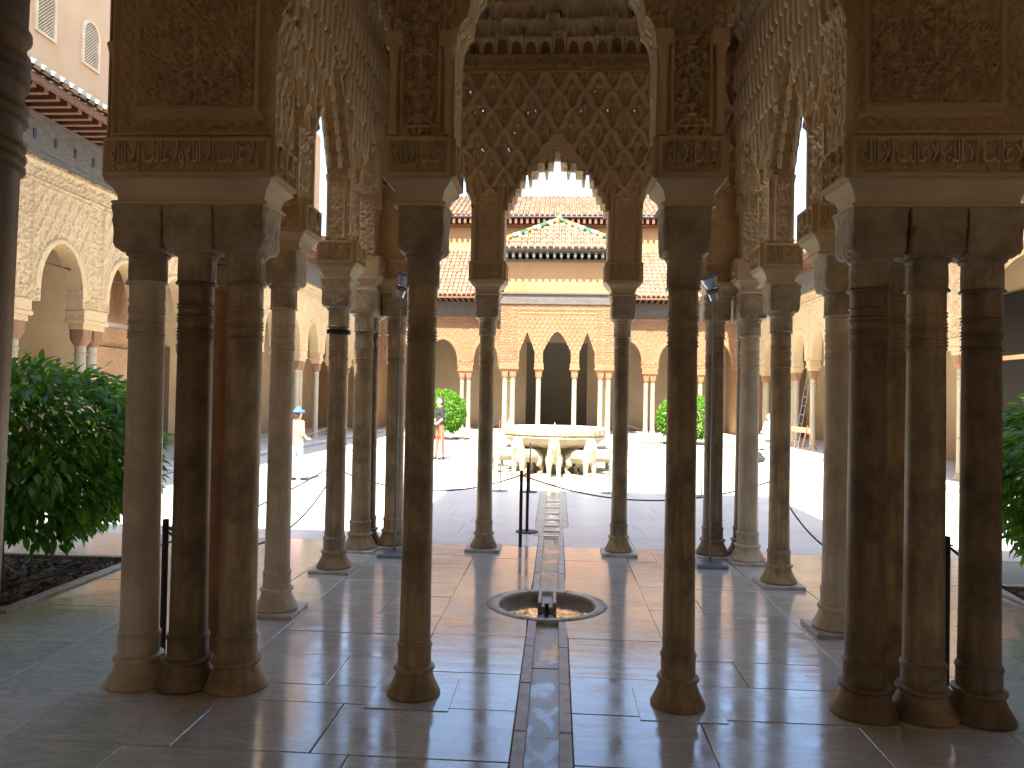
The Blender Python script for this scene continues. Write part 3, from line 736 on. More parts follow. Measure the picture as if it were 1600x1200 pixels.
def hip_roof(parent, x0, x1, y0, y1, z, ax, ay, az, name='roof'):
    mb = MB(); mb.add([(x0,y0,z),(x1,y0,z),(x1,y1,z),(x0,y1,z),(x0,y0,z+.08),(x1,y0,z+.08),(x1,y1,z+.08),(x0,y1,z+.08),(ax,ay,az)],
        [(3,2,1,0),(0,1,5,4),(1,2,6,5),(2,3,7,6),(3,0,4,7),(4,5,8),(5,6,8),(6,7,8),(7,4,8)]); return ob(name, mb, 'tile', parent, rnd=True)
hip_roof(PV, -2.72, 2.95, 3.2, 8.75, 7.31, .1, 6.1, 9.2)

# ------------------------------------------------------------------ near gallery and the hall the camera stands in
GL = thing('entrance_gallery', 'dark gallery and hall the picture is taken from with a wooden ceiling', 'building', (0, 0, 0))
def rel_gal(s, z): return np.maximum(samp(T_B, s/.4, z/.4), dots_(s, z))
for sx in (-1, 1):
    if sx < 0: O, D = (-2.47, Y0-.14), (-1, 0)
    else: O, D = (2.47, Y0-.14), (1, 0)
    ops = [(.83, .82, lobed(3.95, 4.85, .82, 7)), (2.75, .72, rounded(3.3, 4.3, .72)), (4.6, .72, rounded(3.3, 4.3, .72))]
    wall(GL, 'arcade_wall', O, D, (0, -1), .0, 5.85, 5.9, ops, .28, rel_gal, .03, zbot=zi, amp=.015, rim=.01)
    for s in (1.82, 3.68, 5.5):
        x = O[0]+D[0]*s
        mb = MB(); mb.box(x-.17, x+.17, Y0-.17, Y0+.17, ZN+.14, zi); mb.box(x-.13, x+.13, Y0-.13, Y0+.13, ZN-.2, ZN+.14, .01); ob('impost_block', mb, 'stucco', GL)
        ob('column', MB().lathe([(.17, 0), (.14, .08), (.12, .13), (.13, .15), (.10, .17), (.1, 2.3), (.12, 2.5)], x, Y0, 20), 'column', GL, True)
mb = MB(); mb.box(-8.3, 8.3, 1.19, Y0+.1, 5.56, 5.6); ob('ceiling', mb, 'pine_ceiling', GL)
for i in range(24): ob('ceiling_beam', MB().box(-6.9+i*.6, -6.82+i*.6, 1.1, Y0-.2, 5.45, 5.549), 'dark_wood', GL)
mb = MB(); mb.add([(-11, -6, 8.9), (11, -6, 8.9), (11, 4.95, 6.22), (-11, 4.95, 6.22), (-11, -6, 9.0), (11, -6, 9.0), (11, 4.95, 6.32), (-11, 4.95, 6.32)],
    [(0,3,2,1),(4,5,6,7),(0,1,5,4),(1,2,6,5),(2,3,7,6),(3,0,4,7)]); ob('roof', mb, 'tile', GL, rnd=True)
mb = MB(); mb.box(-8.3, -1.25, .88, 1.18, 0.0, 5.55); mb.box(1.35, 8.3, .88, 1.18, 0.0, 5.55); mb.box(-1.25, 1.35, .88, 1.18, 3.1, 5.55); ob('hall_wall', mb, 'hall_plaster', GL)
mb = MB(); mb.box(-5.2, -5, -4, .878, 0, 5.5); mb.box(5, 5.2, -4, .878, 0, 5.5); mb.box(-5.2, 5.2, -4.2, -4, 0, 5.5); mb.box(-5.2, 5.2, -4, .878, 5.51, 5.6); ob('hall_shell', mb, 'hall_plaster', GL)
mb = MB(); mb.box(-11, -8.5, -4, 4.3, 0, 6.2); mb.box(8.5, 11, -4, 4.3, 0, 6.2); ob('end_wall', mb, 'plaster', GL)

# ------------------------------------------------------------------ floor
GR = struct(ob('ground', MB().add([(-300, -300, -.25), (300, -300, -.25), (300, 300, -.25), (-300, 300, -.25)], [(0, 1, 2, 3)]), 'earth'))
FL = struct(link('floor', None)); CT = struct(link('court_paving', None))
mm = mat('floor_mortar', (.12, .09, .07), (.2, .16, .12), .9, bs=.2)
FXC, FYC, FR = -.01, 6.06, .475          # round basin
def mortar(x0, x1, y0, y1, parent=FL):
    mb = MB().add([(x0, y0, -.012), (x1, y0, -.012), (x1, y1, -.012), (x0, y1, -.012)], [(0, 1, 2, 3)]); return ob('mortar_bed', mb, mm, parent)
CHW, CHF = .145, .215
mortar(-8.2, -CHW, -4, 5.5); mortar(CHW, 8.2, -4, 5.5); mortar(-8.2, -.56, 5.5, 6.6); mortar(.56, 8.2, 5.5, 6.6); mortar(-8.2, -CHW, 6.6, 9.0); mortar(CHW, 8.2, 6.6, 9.0)
mortar(-8.2, -CHF, 9.0, 34, CT); mortar(CHF, 8.2, 9.0, 34, CT)
def slab(x0, x1, y0, y1, parent, m='floor', name='marble_slab', g=.0024):
    cx, cy = (x0+x1)/2, (y0+y1)/2
    mb = MB().box(x0-cx+g, x1-cx-g, y0-cy+g, y1-cy-g, -.045, 0, .003)
    o = ob(name, mb, m, parent, loc=(cx, cy, random.uniform(-.0012, .0008)), rot=(random.uniform(-1, 1)*.0016, random.uniform(-1, 1)*.0012, 0)); return o
def poly_slab(pts, parent, m='floor'):
    cx = sum(p[0] for p in pts)/len(pts); cy = sum(p[1] for p in pts)/len(pts); n = len(pts)
    mb = MB().add([(x-cx, y-cy, 0) for x, y in pts]+[(x-cx, y-cy, -.045) for x, y in pts], [tuple(range(n))]+[(i, i+n, (i+1) % n+n, (i+1) % n) for i in range(n)])
    return ob('marble_slab', mb, m, parent, loc=(cx, cy, 0))
for sx in (-1, 1):
    def sl_(a, b, y0, y1):
        x0, x1 = sorted((sx*a, sx*b)); slab(x0, x1, y0, y1, FL)
    # pavilion centre strip with the cut round the basin
    e = .79
    for y0, y1 in ((3.98, 4.50), (4.50, 5.22), (6.92, 7.70), (7.70, 8.38)): sl_(CHW, e, y0, y1)
    pts = [(sx*CHW, 5.22), (sx*e, 5.22), (sx*e, 6.92), (sx*CHW, 6.92)]
    a0 = math.acos(CHW/(FR+.004)); arc = [(FXC+sx*(FR+.005)*math.cos(a), FYC+(FR+.005)*math.sin(a)) for a in np.linspace(a0, -a0, 26)]
    pts = pts+arc
    if sx < 0: pts = pts[::-1]
    if sx > 0: pass
    poly_slab(pts, FL)
    cuts = [3.98, 4.22, 4.70, 5.16, 5.62, 6.16, 6.62, 7.22, 7.78, 8.38] if sx < 0 else [3.98, 4.44, 4.86, 5.52, 5.98, 6.7, 7.24, 7.72, 8.38]
    for i in range(len(cuts)-1):
        if i % 3 == 1: xm = 1.2+random.uniform(-.15, .2); sl_(e, xm, cuts[i], cuts[i+1]); sl_(xm, 1.84, cuts[i], cuts[i+1])
        else: sl_(e, 1.84, cuts[i], cuts[i+1])
    for y0, y1 in ((3.98, 4.75), (4.75, 5.38), (5.38, 5.76), (5.76, 6.74), (6.74, 7.12), (7.12, 7.66), (7.66, 8.38)): sl_(1.84, 2.26, y0, y1)
    # outside strips beside the pavilion
    cu = [3.98, 4.75, 5.55, 6.35, 7.15, 8.38]
    for i in range(5):
        for x0, x1 in ((2.26, 3.05), (3.05, 3.93)): sl_(x0, x1, cu[i], cu[i+1])
        sl_(6.0, 7.6, cu[i], cu[i+1])
    sl_(3.93, 6.0, 3.98, 5.28); sl_(3.93, 6.0, 7.22, 8.38)
    # gallery rows
    for i, (y0, y1) in enumerate(((3.42, 3.98), (2.86, 3.42), (2.2, 2.86), (1.5, 2.2), (.6, 1.5), (-4, .6))):
        x = CHW; j = 0
        while x < 8.2:
            w = (.92, .66, .80, .74, 1.05)[(i*3+j+(sx > 0)) % 5]; x2 = min(8.2, x+w)
            if i > 4: x2 = min(8.2, x+2.6)
            sl_(x, x2, y0, y1); x = x2; j += 1
# court slabs
far = MB(); PITS = [(-5.95, -3.95, 5.3, 7.2), (3.95, 5.95, 5.3, 7.2), (-5.8, -3.5, 27.6, 29.9), (3.9, 6.2, 27.8, 30.1)]
y = 8.38; r = 0; nsl = 0
while y < 33.9:
    h = (.62, .80, .55, .72)[r % 4]; y2 = min(33.9, y+h)
    for sx in (-1, 1):
        x = CHF if y > 9.0 else CHW; j = 0
        while x < 7.62:
            w = (.78, 1.18, .98, 1.30, .85)[(r*2+j) % 5]; x2 = min(7.62, x+w)
            if x2 > 7.2: x2 = 7.62
            a, b = sorted((sx*x, sx*x2)); cx, cy = (a+b)/2, (y+y2)/2
            blocked = any(a < p[1] and b > p[0] and y < p[3] and y2 > p[2] for p in PITS) and y > 20
            inp = abs(cx) < 2.21 and y2 > 29.9
            if not blocked and not (abs(cx) < 2.3 and y > 30.2 and False):
                if nsl < 190 and y < 14.5: slab(a, b, y, y2, CT, 'court'); nsl += 1
                else: far.box(a+.004, b-.004, y+.004, y2-.004, -.045, random.uniform(-.001, .001), .002)
            x = x2; j += 1
    y = y2; r += 1
o = ob('distant_slabs', far, 'court', CT); stuff(o)
# channel
CHN = struct(link('water_channel', None))
def chan(y0, y1, ho, hi, zb=-.028):
    n = max(1, round((y1-y0)/.62))
    for i in range(n):
        a = y0+(y1-y0)*i/n; b = y0+(y1-y0)*(i+1)/n
        for sx in (-1, 1):
            x0, x1 = sorted((sx*hi, sx*(ho+.0008))); j = random.uniform(-.004, .004)
            slab(x0, x1, a+j, b, CHN, 'marble_worn', 'kerb_stone', .003)
    m0 = MB(); nn = max(1, round((y1-y0)/.95))
    for i in range(nn):
        a = y0+(y1-y0)*i/nn; b = y0+(y1-y0)*(i+1)/nn
        ob('channel_bed', MB().box(-hi-.02, hi+.02, a+.003, b-.003, zb-.08, zb+random.uniform(-.004, .004), .002), 'wet_bed', CHN)
    N = 14; L = int((y1-y0)/.03)+2
    continue_ = 1
    if continue_: return
    XX, YY = np.meshgrid(np.linspace(-hi, hi, 7), np.linspace(y0, y1, L), indexing='ij')
    P = np.stack([XX, YY, np.full(XX.shape, zb+.006)+.004*np.sin(YY*5.3+XX*30)*np.sin(YY*2.1)], -1)
    w = link('water', gridmesh('water', P, np.ones((6, L-1), bool), 'water', smooth=True), CHN)
chan(-3.9, 5.66, CHW, .078); chan(6.50, 9.0, CHW, .082); chan(9.0, 14.6, CHF, .10)
for yy in (9.1, 9.45, 9.85, 10.35, 10.9, 11.5, 12.2): ob('channel_step', MB().box(-.098, .098, yy, yy+.09, -.028, -.012, .004), 'court', CHN)
# round basin
BS = thing('round_basin', 'small round floor basin with a jet in the middle of the marble channel', 'basin', (FXC, FYC, 0))
mb = MB(); nseg = 8
for k in range(nseg):
    a0, a1 = 2*math.pi*k/nseg+.008, 2*math.pi*(k+1)/nseg-.008
    if k in (1, 5): pass
    vs = []; fs = []; n = 7
    prof = [(FR, -.04), (FR, 0.002), (.395, 0.002), (.385, -.004), (.375, -.10)]
    for i in range(n):
        a = a0+(a1-a0)*i/(n-1)
        for rr_, z in prof: vs.append((rr_*math.cos(a+.39), rr_*math.sin(a+.39), z))
    for i in range(n-1):
        for j in range(4): fs.append((i*5+j, i*5+j+1, (i+1)*5+j+1, (i+1)*5+j))
    o = ob('rim_stone', MB().add(vs, fs), 'marble_worn', BS, 'all')
ob('bowl', MB().lathe([(.0, -.125), (.30, -.12), (.365, -.105), (.382, -.02)], n=48, cap=False), 'marble_worn', BS, True)
ob('water', MB().lathe([(.0, -.07), (.372, -.07)], n=40, cap=False), 'water', BS)
ob('spout_stone', MB().box(-.075, -.045, .02, .46, -.12, .004, .006).box(.045, .075, .02, .46, -.12, .004, .006).box(-.045, .045, .02, .46, -.12, -.03, .004), 'marble_worn', BS)
ob('inlet_stone', MB().box(-.08, .08, -.47, -.33, -.12, -.045, .004), 'marble_worn', BS)
ob('nozzle', MB().lathe([(.055, -.06), (.06, -.052), (.02, -.045), (.016, -.04), (.016, .04), (.02, .043), (.018, .05)], 0, -.17, 16), 'black', BS, True)

# ------------------------------------------------------------------ court galleries
def far_column_mesh(z0, zt, r=.095):
    a = MB().lathe([(.17, z0), (.16, z0+.03), (.13, z0+.08), (.115, z0+.12), (.13, z0+.14), (.10, z0+.16)], n=16).mesh('base', M['court_column'], True)
    pr = [(r+.004, z0+.15), (r+.004, z0+.27), (r, z0+.28), (r-.004, zt-.75)]
    z = zt-.72
    for k in range(6): pr += [(r-.004, z), (r+.004, z+.01), (r-.004, z+.025)]; z += .035
    pr += [(r-.004, zt-.45), (r+.014, zt-.44), (r+.014, zt-.42), (r-.002, zt-.41), (r, zt-.28)]
    b = MB().lathe(pr, n=16).mesh('shaft', M['court_column'], True)
    rings = [sq_ring(hf, z, ne, 24, cv) for z, hf, ne, cv in ((zt-.29, .095, 2, 0), (zt-.24, .12, 2.6, .03), (zt-.18, .135, 6, .02), (zt-.04, .135, 12, .01), (zt, .14, 14, 0))]
    c = MB().loft(rings).mesh('capital', M['stucco_far'], True)
    return a, b, c
FC = far_column_mesh(.1, 2.70)
def far_column(parent, x, y):
    s = link('column', FC[1], parent, (x, y, 0)); link('base', FC[0], s); link('capital', FC[2], s); return s
def tile_roof(parent, p0, p1, up, n_up, sp=.21, name='roof_tiles', ln=.36, skip=None):
    P0, P1, UP = Vector(p0), Vector(p1), Vector(up).normalized(); L = (P1-P0).length; D = (P1-P0)/L; N = UP.cross(D)
    if N.z < 0: N = -N
    mb = MB(); n = int(L/sp)
    mb.add([P0-N*.02, P1-N*.02, P1+UP*n_up*ln-N*.02, P0+UP*n_up*ln-N*.02], [(0, 1, 2, 3)], .2)
    for i in range(n):
        for j in range(n_up):
            if skip and skip(i, j): continue
            q = P0+D*(sp*(i+.5)+random.uniform(-.008, .008))+UP*(ln*j); r0, r1 = sp*.40, sp*.34; a = []
            for (t, rr_, lift) in ((0, r0, .03), (ln+.02, r1, .005)):
                for k in range(5):
                    th = math.pi*k/4; a.append(q+UP*t+D*rr_*math.cos(th)+N*(rr_*.85*math.sin(th)+lift))
            mb.add(a, [(0, 5, 6, 1), (1, 6, 7, 2), (2, 7, 8, 3), (3, 8, 9, 4), (0, 1, 2, 3, 4)])
    return stuff(ob(name, mb, 'tile', parent, rnd=True))
def gallery(B, O, D, N, L, sups, arches, cell=.03, depth=2.8, eave=True, s_vis=(0, 99), zbot=3.05, ztop=5.33, back_h=5.3, rooftop=8.0, lo=0.0, sm='stucco_far', bm='gallery_wall'):
    """O,D: facade line; N: outward normal (to the court)"""
    ops = []
    for c, hw, zs, za in arches: ops.append((c, hw, rounded(zs, za, hw)))
    def rel(s, z):
        h = samp(T_B, s/.42, z/.42)*.8
        for c, hw, zs, za in arches:
            w = hw+.16
            ins = (np.abs(s-c) < w) & (z > zs) & (z < 4.88)
            hs, *_ = sebka(s-c, z, .23, .40, .030, True)
            zz = zs+(za-zs)*np.sqrt(np.clip(1-(np.abs(s-c)/(hw+.12))**2.1, 0, 1))+.07
            ring = (np.abs(s-c) < hw+.12) & (z < zz)
            h = np.where(ins, hs*1.3, h); h = np.where(ring & ins, 1.7, h)
            h = np.where(ins, h, h); h = np.maximum(h, frame_h(s, z, c-w-.02, c+w+.02, 2, 4.90, .022)*1.5)
        h = np.where(z > 4.93, np.maximum(samp(T_A, s/.30, z/.30)*.9, frame_h(s, z, -99, 99, 4.97, 5.27, .02)*1.6), h)
        h = np.where(z < 3.28, samp(T_C, s/.35, z/.35)+(z > 3.25)*.6, h)
        return h
    wall(B, 'carved_wall', O, D, N, 0, L, ztop, ops, .26, rel, cell, zbot=zbot, m=sm, amp=.030, rim=.045, back_m=sm)
    Dx, Dy = D; Nx, Ny = N
    def pt(s, n): return (O[0]+Dx*s+Nx*n, O[1]+Dy*s+Ny*n)
    def obox(mb, s0, s1, n0, n1, z0, z1):
        a, b = pt(s0, n0), pt(s1, n1); mb.box(min(a[0], b[0]), max(a[0], b[0]), min(a[1], b[1]), max(a[1], b[1]), z0, z1); return mb
    for s, dbl in sups:
        w = .19+(.15 if dbl else 0)
        mb = MB(); obox(mb, s-w, s+w, .045, -.305, 2.86, 3.048); obox(mb, s-w-.02, s+w+.02, .06, -.32, 2.80, 2.86); obox(mb, s-w+.03, s+w-.03, .01, -.27, 2.70, 2.80)
        ob('impost', mb, sm, B)
        if 9 < s+O[1]*abs(Dy) < 26 or abs(Dx) > .5:
            mk = MB()
            for sd in (-1, 1):
                for nn in range(4):
                    a0_ = -.02-.07*nn
                    obox(mk, s+sd*(w+.025)-.022, s+sd*(w+.025)+.022, a0_-.02, a0_+.012, 3.06, 3.30); obox(mk, s+sd*(w+.03)-.035, s+sd*(w+.03)+.035, a0_-.03, a0_+.022, 3.301, 3.36)
            stuff(ob('colonnette_frieze', mk, sm, B))
        for q in ((-.155, .155) if dbl else (0,)):
            x, y = pt(s+q, -.13); far_column(B, x, y)
    # timber frieze, rafters, eave
    mb = MB(); obox(mb, 0, L, .06, -.26, 5.335, 5.42); obox(mb, 0, L, .10, -.26, 5.42, 5.88); obox(mb, 0, L, .15, -.26, 5.88, 5.97); ob('timber_frieze', mb, 'grey_wood', B)
    n = int(L/.26)
    rm = MB(); obox(rm, 0, .085, 0, .80, 0, .12)
    for i in range(n):
        s = .1+i*.26
        if not (s_vis[0] <= s <= s_vis[1]): continue
        mb = MB(); obox(mb, s, s+.09, -.2, .78, 5.975, 6.10); ob('rafter', mb, 'red_wood', B)
    mb = MB(); obox(mb, 0, L, -.2, .84, 6.103, 6.14); obox(mb, 0, L, .785, .85, 6.04, 6.10); ob('eave_board', mb, 'red_wood', B)
    a, b = pt(0, .86), pt(L, .86); up = (-Nx*1.0, -Ny*1.0, (rooftop-6.16)/(depth+.86))
    nrows = int(math.hypot(depth+.86, rooftop-6.16)/.36)
    tile_roof(B, (a[0], a[1], 6.16), (b[0], b[1], 6.16), up, nrows)
    mb = MB(); obox(mb, 0, L, -depth, -depth-.3, 0, rooftop+.02); ob('back_wall', mb, bm, B)
    mb = MB(); obox(mb, 0, L, -.262, -depth+.002, 5.34, 5.40); ob('ceiling', mb, 'dark_wood', B)
    mb = MB(); obox(mb, 0, L, .55, -depth+.002, -.2, .10); ob('raised_floor', mb, 'court', B)
    return pt, obox
XS = 8.30
sp_l = [11.17+1.85*i for i in range(-2, 13)]
LB = thing('left_court_gallery', 'long pale carved arcade along the left side of the court with a tiled eave', 'building', (-XS, 4.5, 0))
RB = thing('right_court_gallery', 'long pale carved arcade along the right side of the court in soft light', 'building', (XS, 4.5, 0))
FB = thing('far_court_gallery', 'low sunlit carved arcade closing the far end of the court', 'building', (0, 34.1, 0))
for t_ in (LB, RB, FB): t_.location = (0, 0, 0)
S0 = 4.4
sl = [(s-S0, i % 2 == 1) for i, s in enumerate(sp_l)]
al = [((sp_l[i]+sp_l[i+1])/2-S0+(.0), .54, 3.25, 4.08) for i in range(len(sp_l)-1)]
ptL, obL = gallery(LB, (-XS, S0), (0, 1), (1, 0), 34.2-S0, sl, al, .026, s_vis=(3.5, 24), sm='stucco_cream', bm='plaster_cream')
sp_r = [8.9, 10.75, 12.55, 16.0, 17.85, 19.7, 21.55, 23.4, 25.25, 27.1, 28.95, 30.8, 32.65]
sr = [(s-S0, i % 2 == 1) for i, s in enumerate(sp_r)]
ar = [((sp_r[i]+sp_r[i+1])/2-S0, .55 if i != 2 else 1.30, 3.25, 4.08 if i != 2 else 4.45) for i in range(len(sp_r)-1)]
ptR, obR = gallery(RB, (XS, S0), (0, 1), (-1, 0), 34.2-S0, sr, ar, .028, s_vis=(12, 24), sm='stucco_cream', bm='plaster_cream')
# far gallery, built left and right of the far pavilion
YF = 34.1
for sx in (-1, 1):
    xs = [4.16, 6.1]
    if sx < 0: O, D = (-8.3, YF), (1, 0); ss = [8.3-6.3, 8.3-4.16]; L = 8.3-2.2
    else: O, D = (2.2, YF), (1, 0); ss = [4.18-2.2, 6.3-2.2]; L = 8.3-2.2
    arcs = []
    edges = [0.1]+ss+[L-.1]
    for i in range(3): arcs.append(((edges[i]+edges[i+1])/2, (edges[i+1]-edges[i])/2-(.38), 3.25, 4.25))
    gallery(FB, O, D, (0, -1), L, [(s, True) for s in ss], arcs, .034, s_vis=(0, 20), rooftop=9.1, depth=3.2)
# building behind the far gallery
mb = MB(); mb.box(-2.2, -1.5, YF+3.2, YF+3.5, 0, 9.1).box(1.5, 2.2, YF+3.2, YF+3.5, 0, 9.1).box(-1.5, 1.5, YF+3.2, YF+3.5, 4.4, 9.1); ob('back_wall', mb, 'gallery_wall', FB)
mb = MB(); mb.box(-3, 3, YF+8, YF+8.2, 0, 6).box(-3.2, -3, YF+3.55, YF+8, 0, 6).box(3, 3.2, YF+3.55, YF+8, 0, 6).box(-3, 3, YF+3.55, YF+8, 5, 5.2); ob('inner_hall', mb, 'plaster_grey', FB)
ob('hall_floor', MB().box(-3, 3, YF+3.19, YF+8, -.2, .099), 'marble_worn', FB)
for q in (-1, 1):
    x0, x1 = sorted((q*8.31, q*12.4)); ob('corner_wall', MB().box(x0, x1, 34.3, 37.6, 0, 9.0), 'plaster', FB)
ob('ceiling', MB().box(-2.2, 2.2, YF-.1, YF+3.19, 5.34, 5.42), 'dark_wood', FB)
ob('raised_floor', MB().box(-2.2, 2.2, YF-.5, YF+3.19, -.2, .1), 'court', FB)
ob('roof_deck', MB().box(-2.2, 2.2, YF-.1, YF+3.19, 7.3, 7.4), 'tile', FB, rnd=True)
mb = MB(); mb.box(-9, 9, 37.4, 45, 5, 10.49); ob('upper_storey_wall', mb, 'plaster', FB)
mb = MB(); mb.box(-9.3, 9.3, 36.8, 37.5, 10.5, 10.56); mb.box(-9.3, 9.3, 37.1, 37.39, 10.151, 10.22); ob('upper_eave_board', mb, 'red_wood', FB)
for i in range(46): ob('eave_bracket', MB().box(-6.4+i*.28, -6.28+i*.28, 36.85, 37.39, 10.23, 10.49), 'red_wood', FB)
tile_roof(FB, (-9.3, 36.75, 10.58), (9.3, 36.75, 10.58), (0, 1, .46), 13, .26, ln=.42)
ob('roof_gable_end', MB().box(-9, 9, 38, 45, 10.0, 10.57), 'plaster', FB)
# far pavilion
FP = thing('far_pavilion', 'sunlit pavilion projecting from the far end with three arches and a low tiled hip roof', 'pavilion', (0, 0, 0))
YP = 30.15
def rel_fp(s, z):
    a = np.abs(s); h, *_ = sebka(s, z, .20, .34, .026)
    h = np.where((a > 1.55) | (z > 5.02), samp(T_B, s/.34, z/.34)*.9, h*1.5)
    h = np.maximum(h, frame_h(a, z, -9, 1.57, 0, 5.04, .02)*1.6); h = np.maximum(h, frame_h(a, z, -9, 1.82, 0, 5.2, .02)*1.2)
    return h
def gab(zs, za, hw): return lobed(zs, za, hw, 6, 1.0)
arf = [(0, .56, lobed(3.45, 4.32, .56, 7, 1.5)), (-1.2, .31, gab(3.45, 4.27, .31)), (1.2, .31, gab(3.45, 4.27, .31))]
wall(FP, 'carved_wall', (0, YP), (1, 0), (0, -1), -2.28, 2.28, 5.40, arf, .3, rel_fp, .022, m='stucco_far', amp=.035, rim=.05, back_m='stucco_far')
for sx in (-1, 1):
    wall(FP, 'carved_wall', (sx*2.28, YP), (0, 1), (sx, 0), .303, 3.95, 5.40, [(.9, .35, rounded(3.3, 4.1, .35)), (2.0, .55, rounded(3.3, 4.3, .55)), (3.1, .35, rounded(3.3, 4.1, .35))], .3, rel_fp, .05, m='stucco_far', amp=.016, rim=.03, back_m='stucco_far')
    mb = MB()
    for x0, x1 in ((.53, .90), (1.53, 2.29)):
        a, b = sorted((sx*x0, sx*x1)); mb.box(a, b, YP-.04, YP+.34, 2.86, 3.049); mb.box(a-.02, b+.02, YP-.055, YP+.355, 2.79, 2.859); mb.box(a+.03, b-.03, YP, YP+.3, 2.70, 2.789)
    ob('impost', mb, 'stucco_far', FP)
    for x in (.72, 1.76, 2.08): far_column(FP, sx*x, YP+.15)
    for yy in (YP+.45, YP+1.4, YP+2.6, YP+3.6): far_column(FP, sx*2.08, yy)
    for yy in (YP+1.4, YP+2.6, YP+3.55):
        mb = MB(); mb.box(sx*2.08-.2, sx*2.08+.2, yy-.2, yy+.2, 2.70, 3.049); ob('impost', mb, 'stucco_far', FP)
mb = MB(); mb.box(-2.30, 2.30, YP-.08, YP+3.9, 5.405, 5.52); mb.box(-2.27, 2.27, YP-.05, YP+3.9, 5.521, 5.80); mb.box(-2.36, 2.36, YP-.12, YP+3.9, 5.801, 5.86); ob('timber_beam', mb, 'grey_wood', FP)
mb = MB(); mb.box(-2.18, 2.18, YP+.05, YP+3.9, 5.861, 7.12); ob('upper_wall', mb, 'plaster', FP)
mb = MB(); mb.box(-2.3, 2.3, YP-.08, YP+3.9, 7.121, 7.20); mb.box(-2.85, 2.85, YP-.60, YP+4, 7.46, 7.52); ob('eave_board', mb, 'grey_wood', FP)
for i in range(20): ob('eave_bracket', MB().box(-2.66+i*.272, -2.56+i*.272, YP-.52, YP+.04, 7.21, 7.45, .02), 'grey_wood', FP)
mb = MB(); mb.box(-1.95, 1.95, YP+.32, YP+3.6, 5.30, 5.36); ob('ceiling', mb, 'dark_wood', FP)
# hip roof of the far pavilion: front slope in tiles, coloured hips
ax, ay, az = 0.0, YP+2.0, 9.25
ex0, ex1, ey, ez = -2.95, 2.95, YP-.65, 7.54
upv = Vector((0, ay-ey, az-ez)); ln_ = upv.length/7
for sx in (-1, 1):
    mb = MB(); mb.add([(sx*2.95, ey, ez-.02), (sx*2.95, YP+4, ez-.02), (ax, ay, az-.03)], [(0, 1, 2) if sx > 0 else (1, 0, 2)], .5); ob('side_slope', mb, 'tile', FP, rnd=True)
mb = MB(); mb.add([(2.95, YP+4, ez-.02), (-2.95, YP+4, ez-.02), (ax, ay, az-.03)], [(0, 1, 2)], .5); ob('rear_slope', mb, 'tile', FP, rnd=True)
def skiphip(i, j):
    x = -2.95+.25*(i+.5); return abs(x) > 2.95*(1-(j+.9)/7.0)+.05
o = tile_roof(FP, (ex0, ey, ez), (ex1, ey, ez), upv, 7, .25, ln=ln_, skip=skiphip)
# drop the rectangular underlay corners: replace by triangle
me = o.data; bm_ = bmesh.new(); bm_.from_mesh(me); bm_.faces.ensure_lookup_table(); bmesh.ops.delete(bm_, geom=[bm_.faces[0]], context='FACES'); bm_.to_mesh(me); bm_.free()
ob('front_slope', MB().add([(ex0, ey, ez-.02), (ex1, ey, ez-.02), (ax, ay, az-.03)], [(0, 1, 2)], .2), 'tile', FP, rnd=True)
tri = ['green_tile', 'white_tile', 'ochre_tile', 'white_tile', 'green_tile', 'ochre_tile', 'white_tile', 'green_tile', 'white_tile', 'ochre_tile', 'ochre_tile']
for sx in (-1, 1):
    A = Vector((sx*2.95, ey, ez+.05)); Bv = Vector((ax, ay, az+.05)); n = 11
    for i in range(n):
        p = A.lerp(Bv, i/n); q = A.lerp(Bv, (i+1.08)/n); mb = MB().tube([p, q], [.115, .09], 8); ob('ridge_tile', mb, tri[(i+sx) % len(tri)], FP)
ob('ridge_knob', MB().lathe([(.05, az), (.14, az+.1), (.1, az+.22), (.02, az+.28)], ax, ay, 12), 'ochre_tile', FP)

# upper storey above the left gallery with arched lattice windows
mb = MB(); mb.box(-12.5, -11.12, 4.4, 34, 0, 13.5); mb.box(-11.119, -11.09, 4.4, 34, 8.02, 13.5); ob('upper_storey_wall', mb, 'plaster_warm', LB)
def lattice_window(parent, y, z0, w=.50, h=.88):
    x = -11.088
    pts = [(y-w/2, z0), (y+w/2, z0)]+[(y+w/2*math.cos(a), z0+h-w/2+w/2*1.1*math.sin(a)) for a in np.linspace(0, math.pi, 13)]
    n = len(pts); o2 = [(y+(p-y)*1.28, z0+h*.45+(q-z0-h*.45)*1.12) for p, q in pts]
    vs = [(x+.05, p, q) for p, q in pts]+[(x+.05, p, q) for p, q in o2]+[(x-.01, p, q) for p, q in pts]+[(x-.01, p, q) for p, q in o2]; fs = []
    for i in range(n):
        j = (i+1) % n; fs += [(i, j, n+j, n+i), (i, 2*n+i, 2*n+j, j), (n+i, n+j, 3*n+j, 3*n+i)]
    f_ = ob('window', MB().add(vs, fs), 'stucco_pale', parent)
    ob('recess_shade', MB().add([(x+.004, p, q) for p, q in pts], [tuple(range(n))]), 'black', f_)  # flat black sheet paints the dark behind the lattice
    mb = MB()
    for k in range(-12, 13):
        for sg in (-1, 1):
            a = []; 
            for t in np.linspace(-1, 1, 41):
                yy = y+t*w/2; zz = z0+h/2+k*.075+sg*t*w/2*1.0
                top = z0+h-w/2+w/2*1.1*math.sqrt(max(0, 1-(t)**2))
                if z0 < zz < top: a.append((x+.018+.006*sg, yy, zz))
            if len(a) > 2: mb.tube([a[0], a[-1]], .010, 4)
    ob('lattice', mb, 'stucco_pale', f_)
for yy in (12.25, 13.8, 15.37, 16.93, 18.5, 20.1): lattice_window(LB, yy, 9.25, .52, .98)
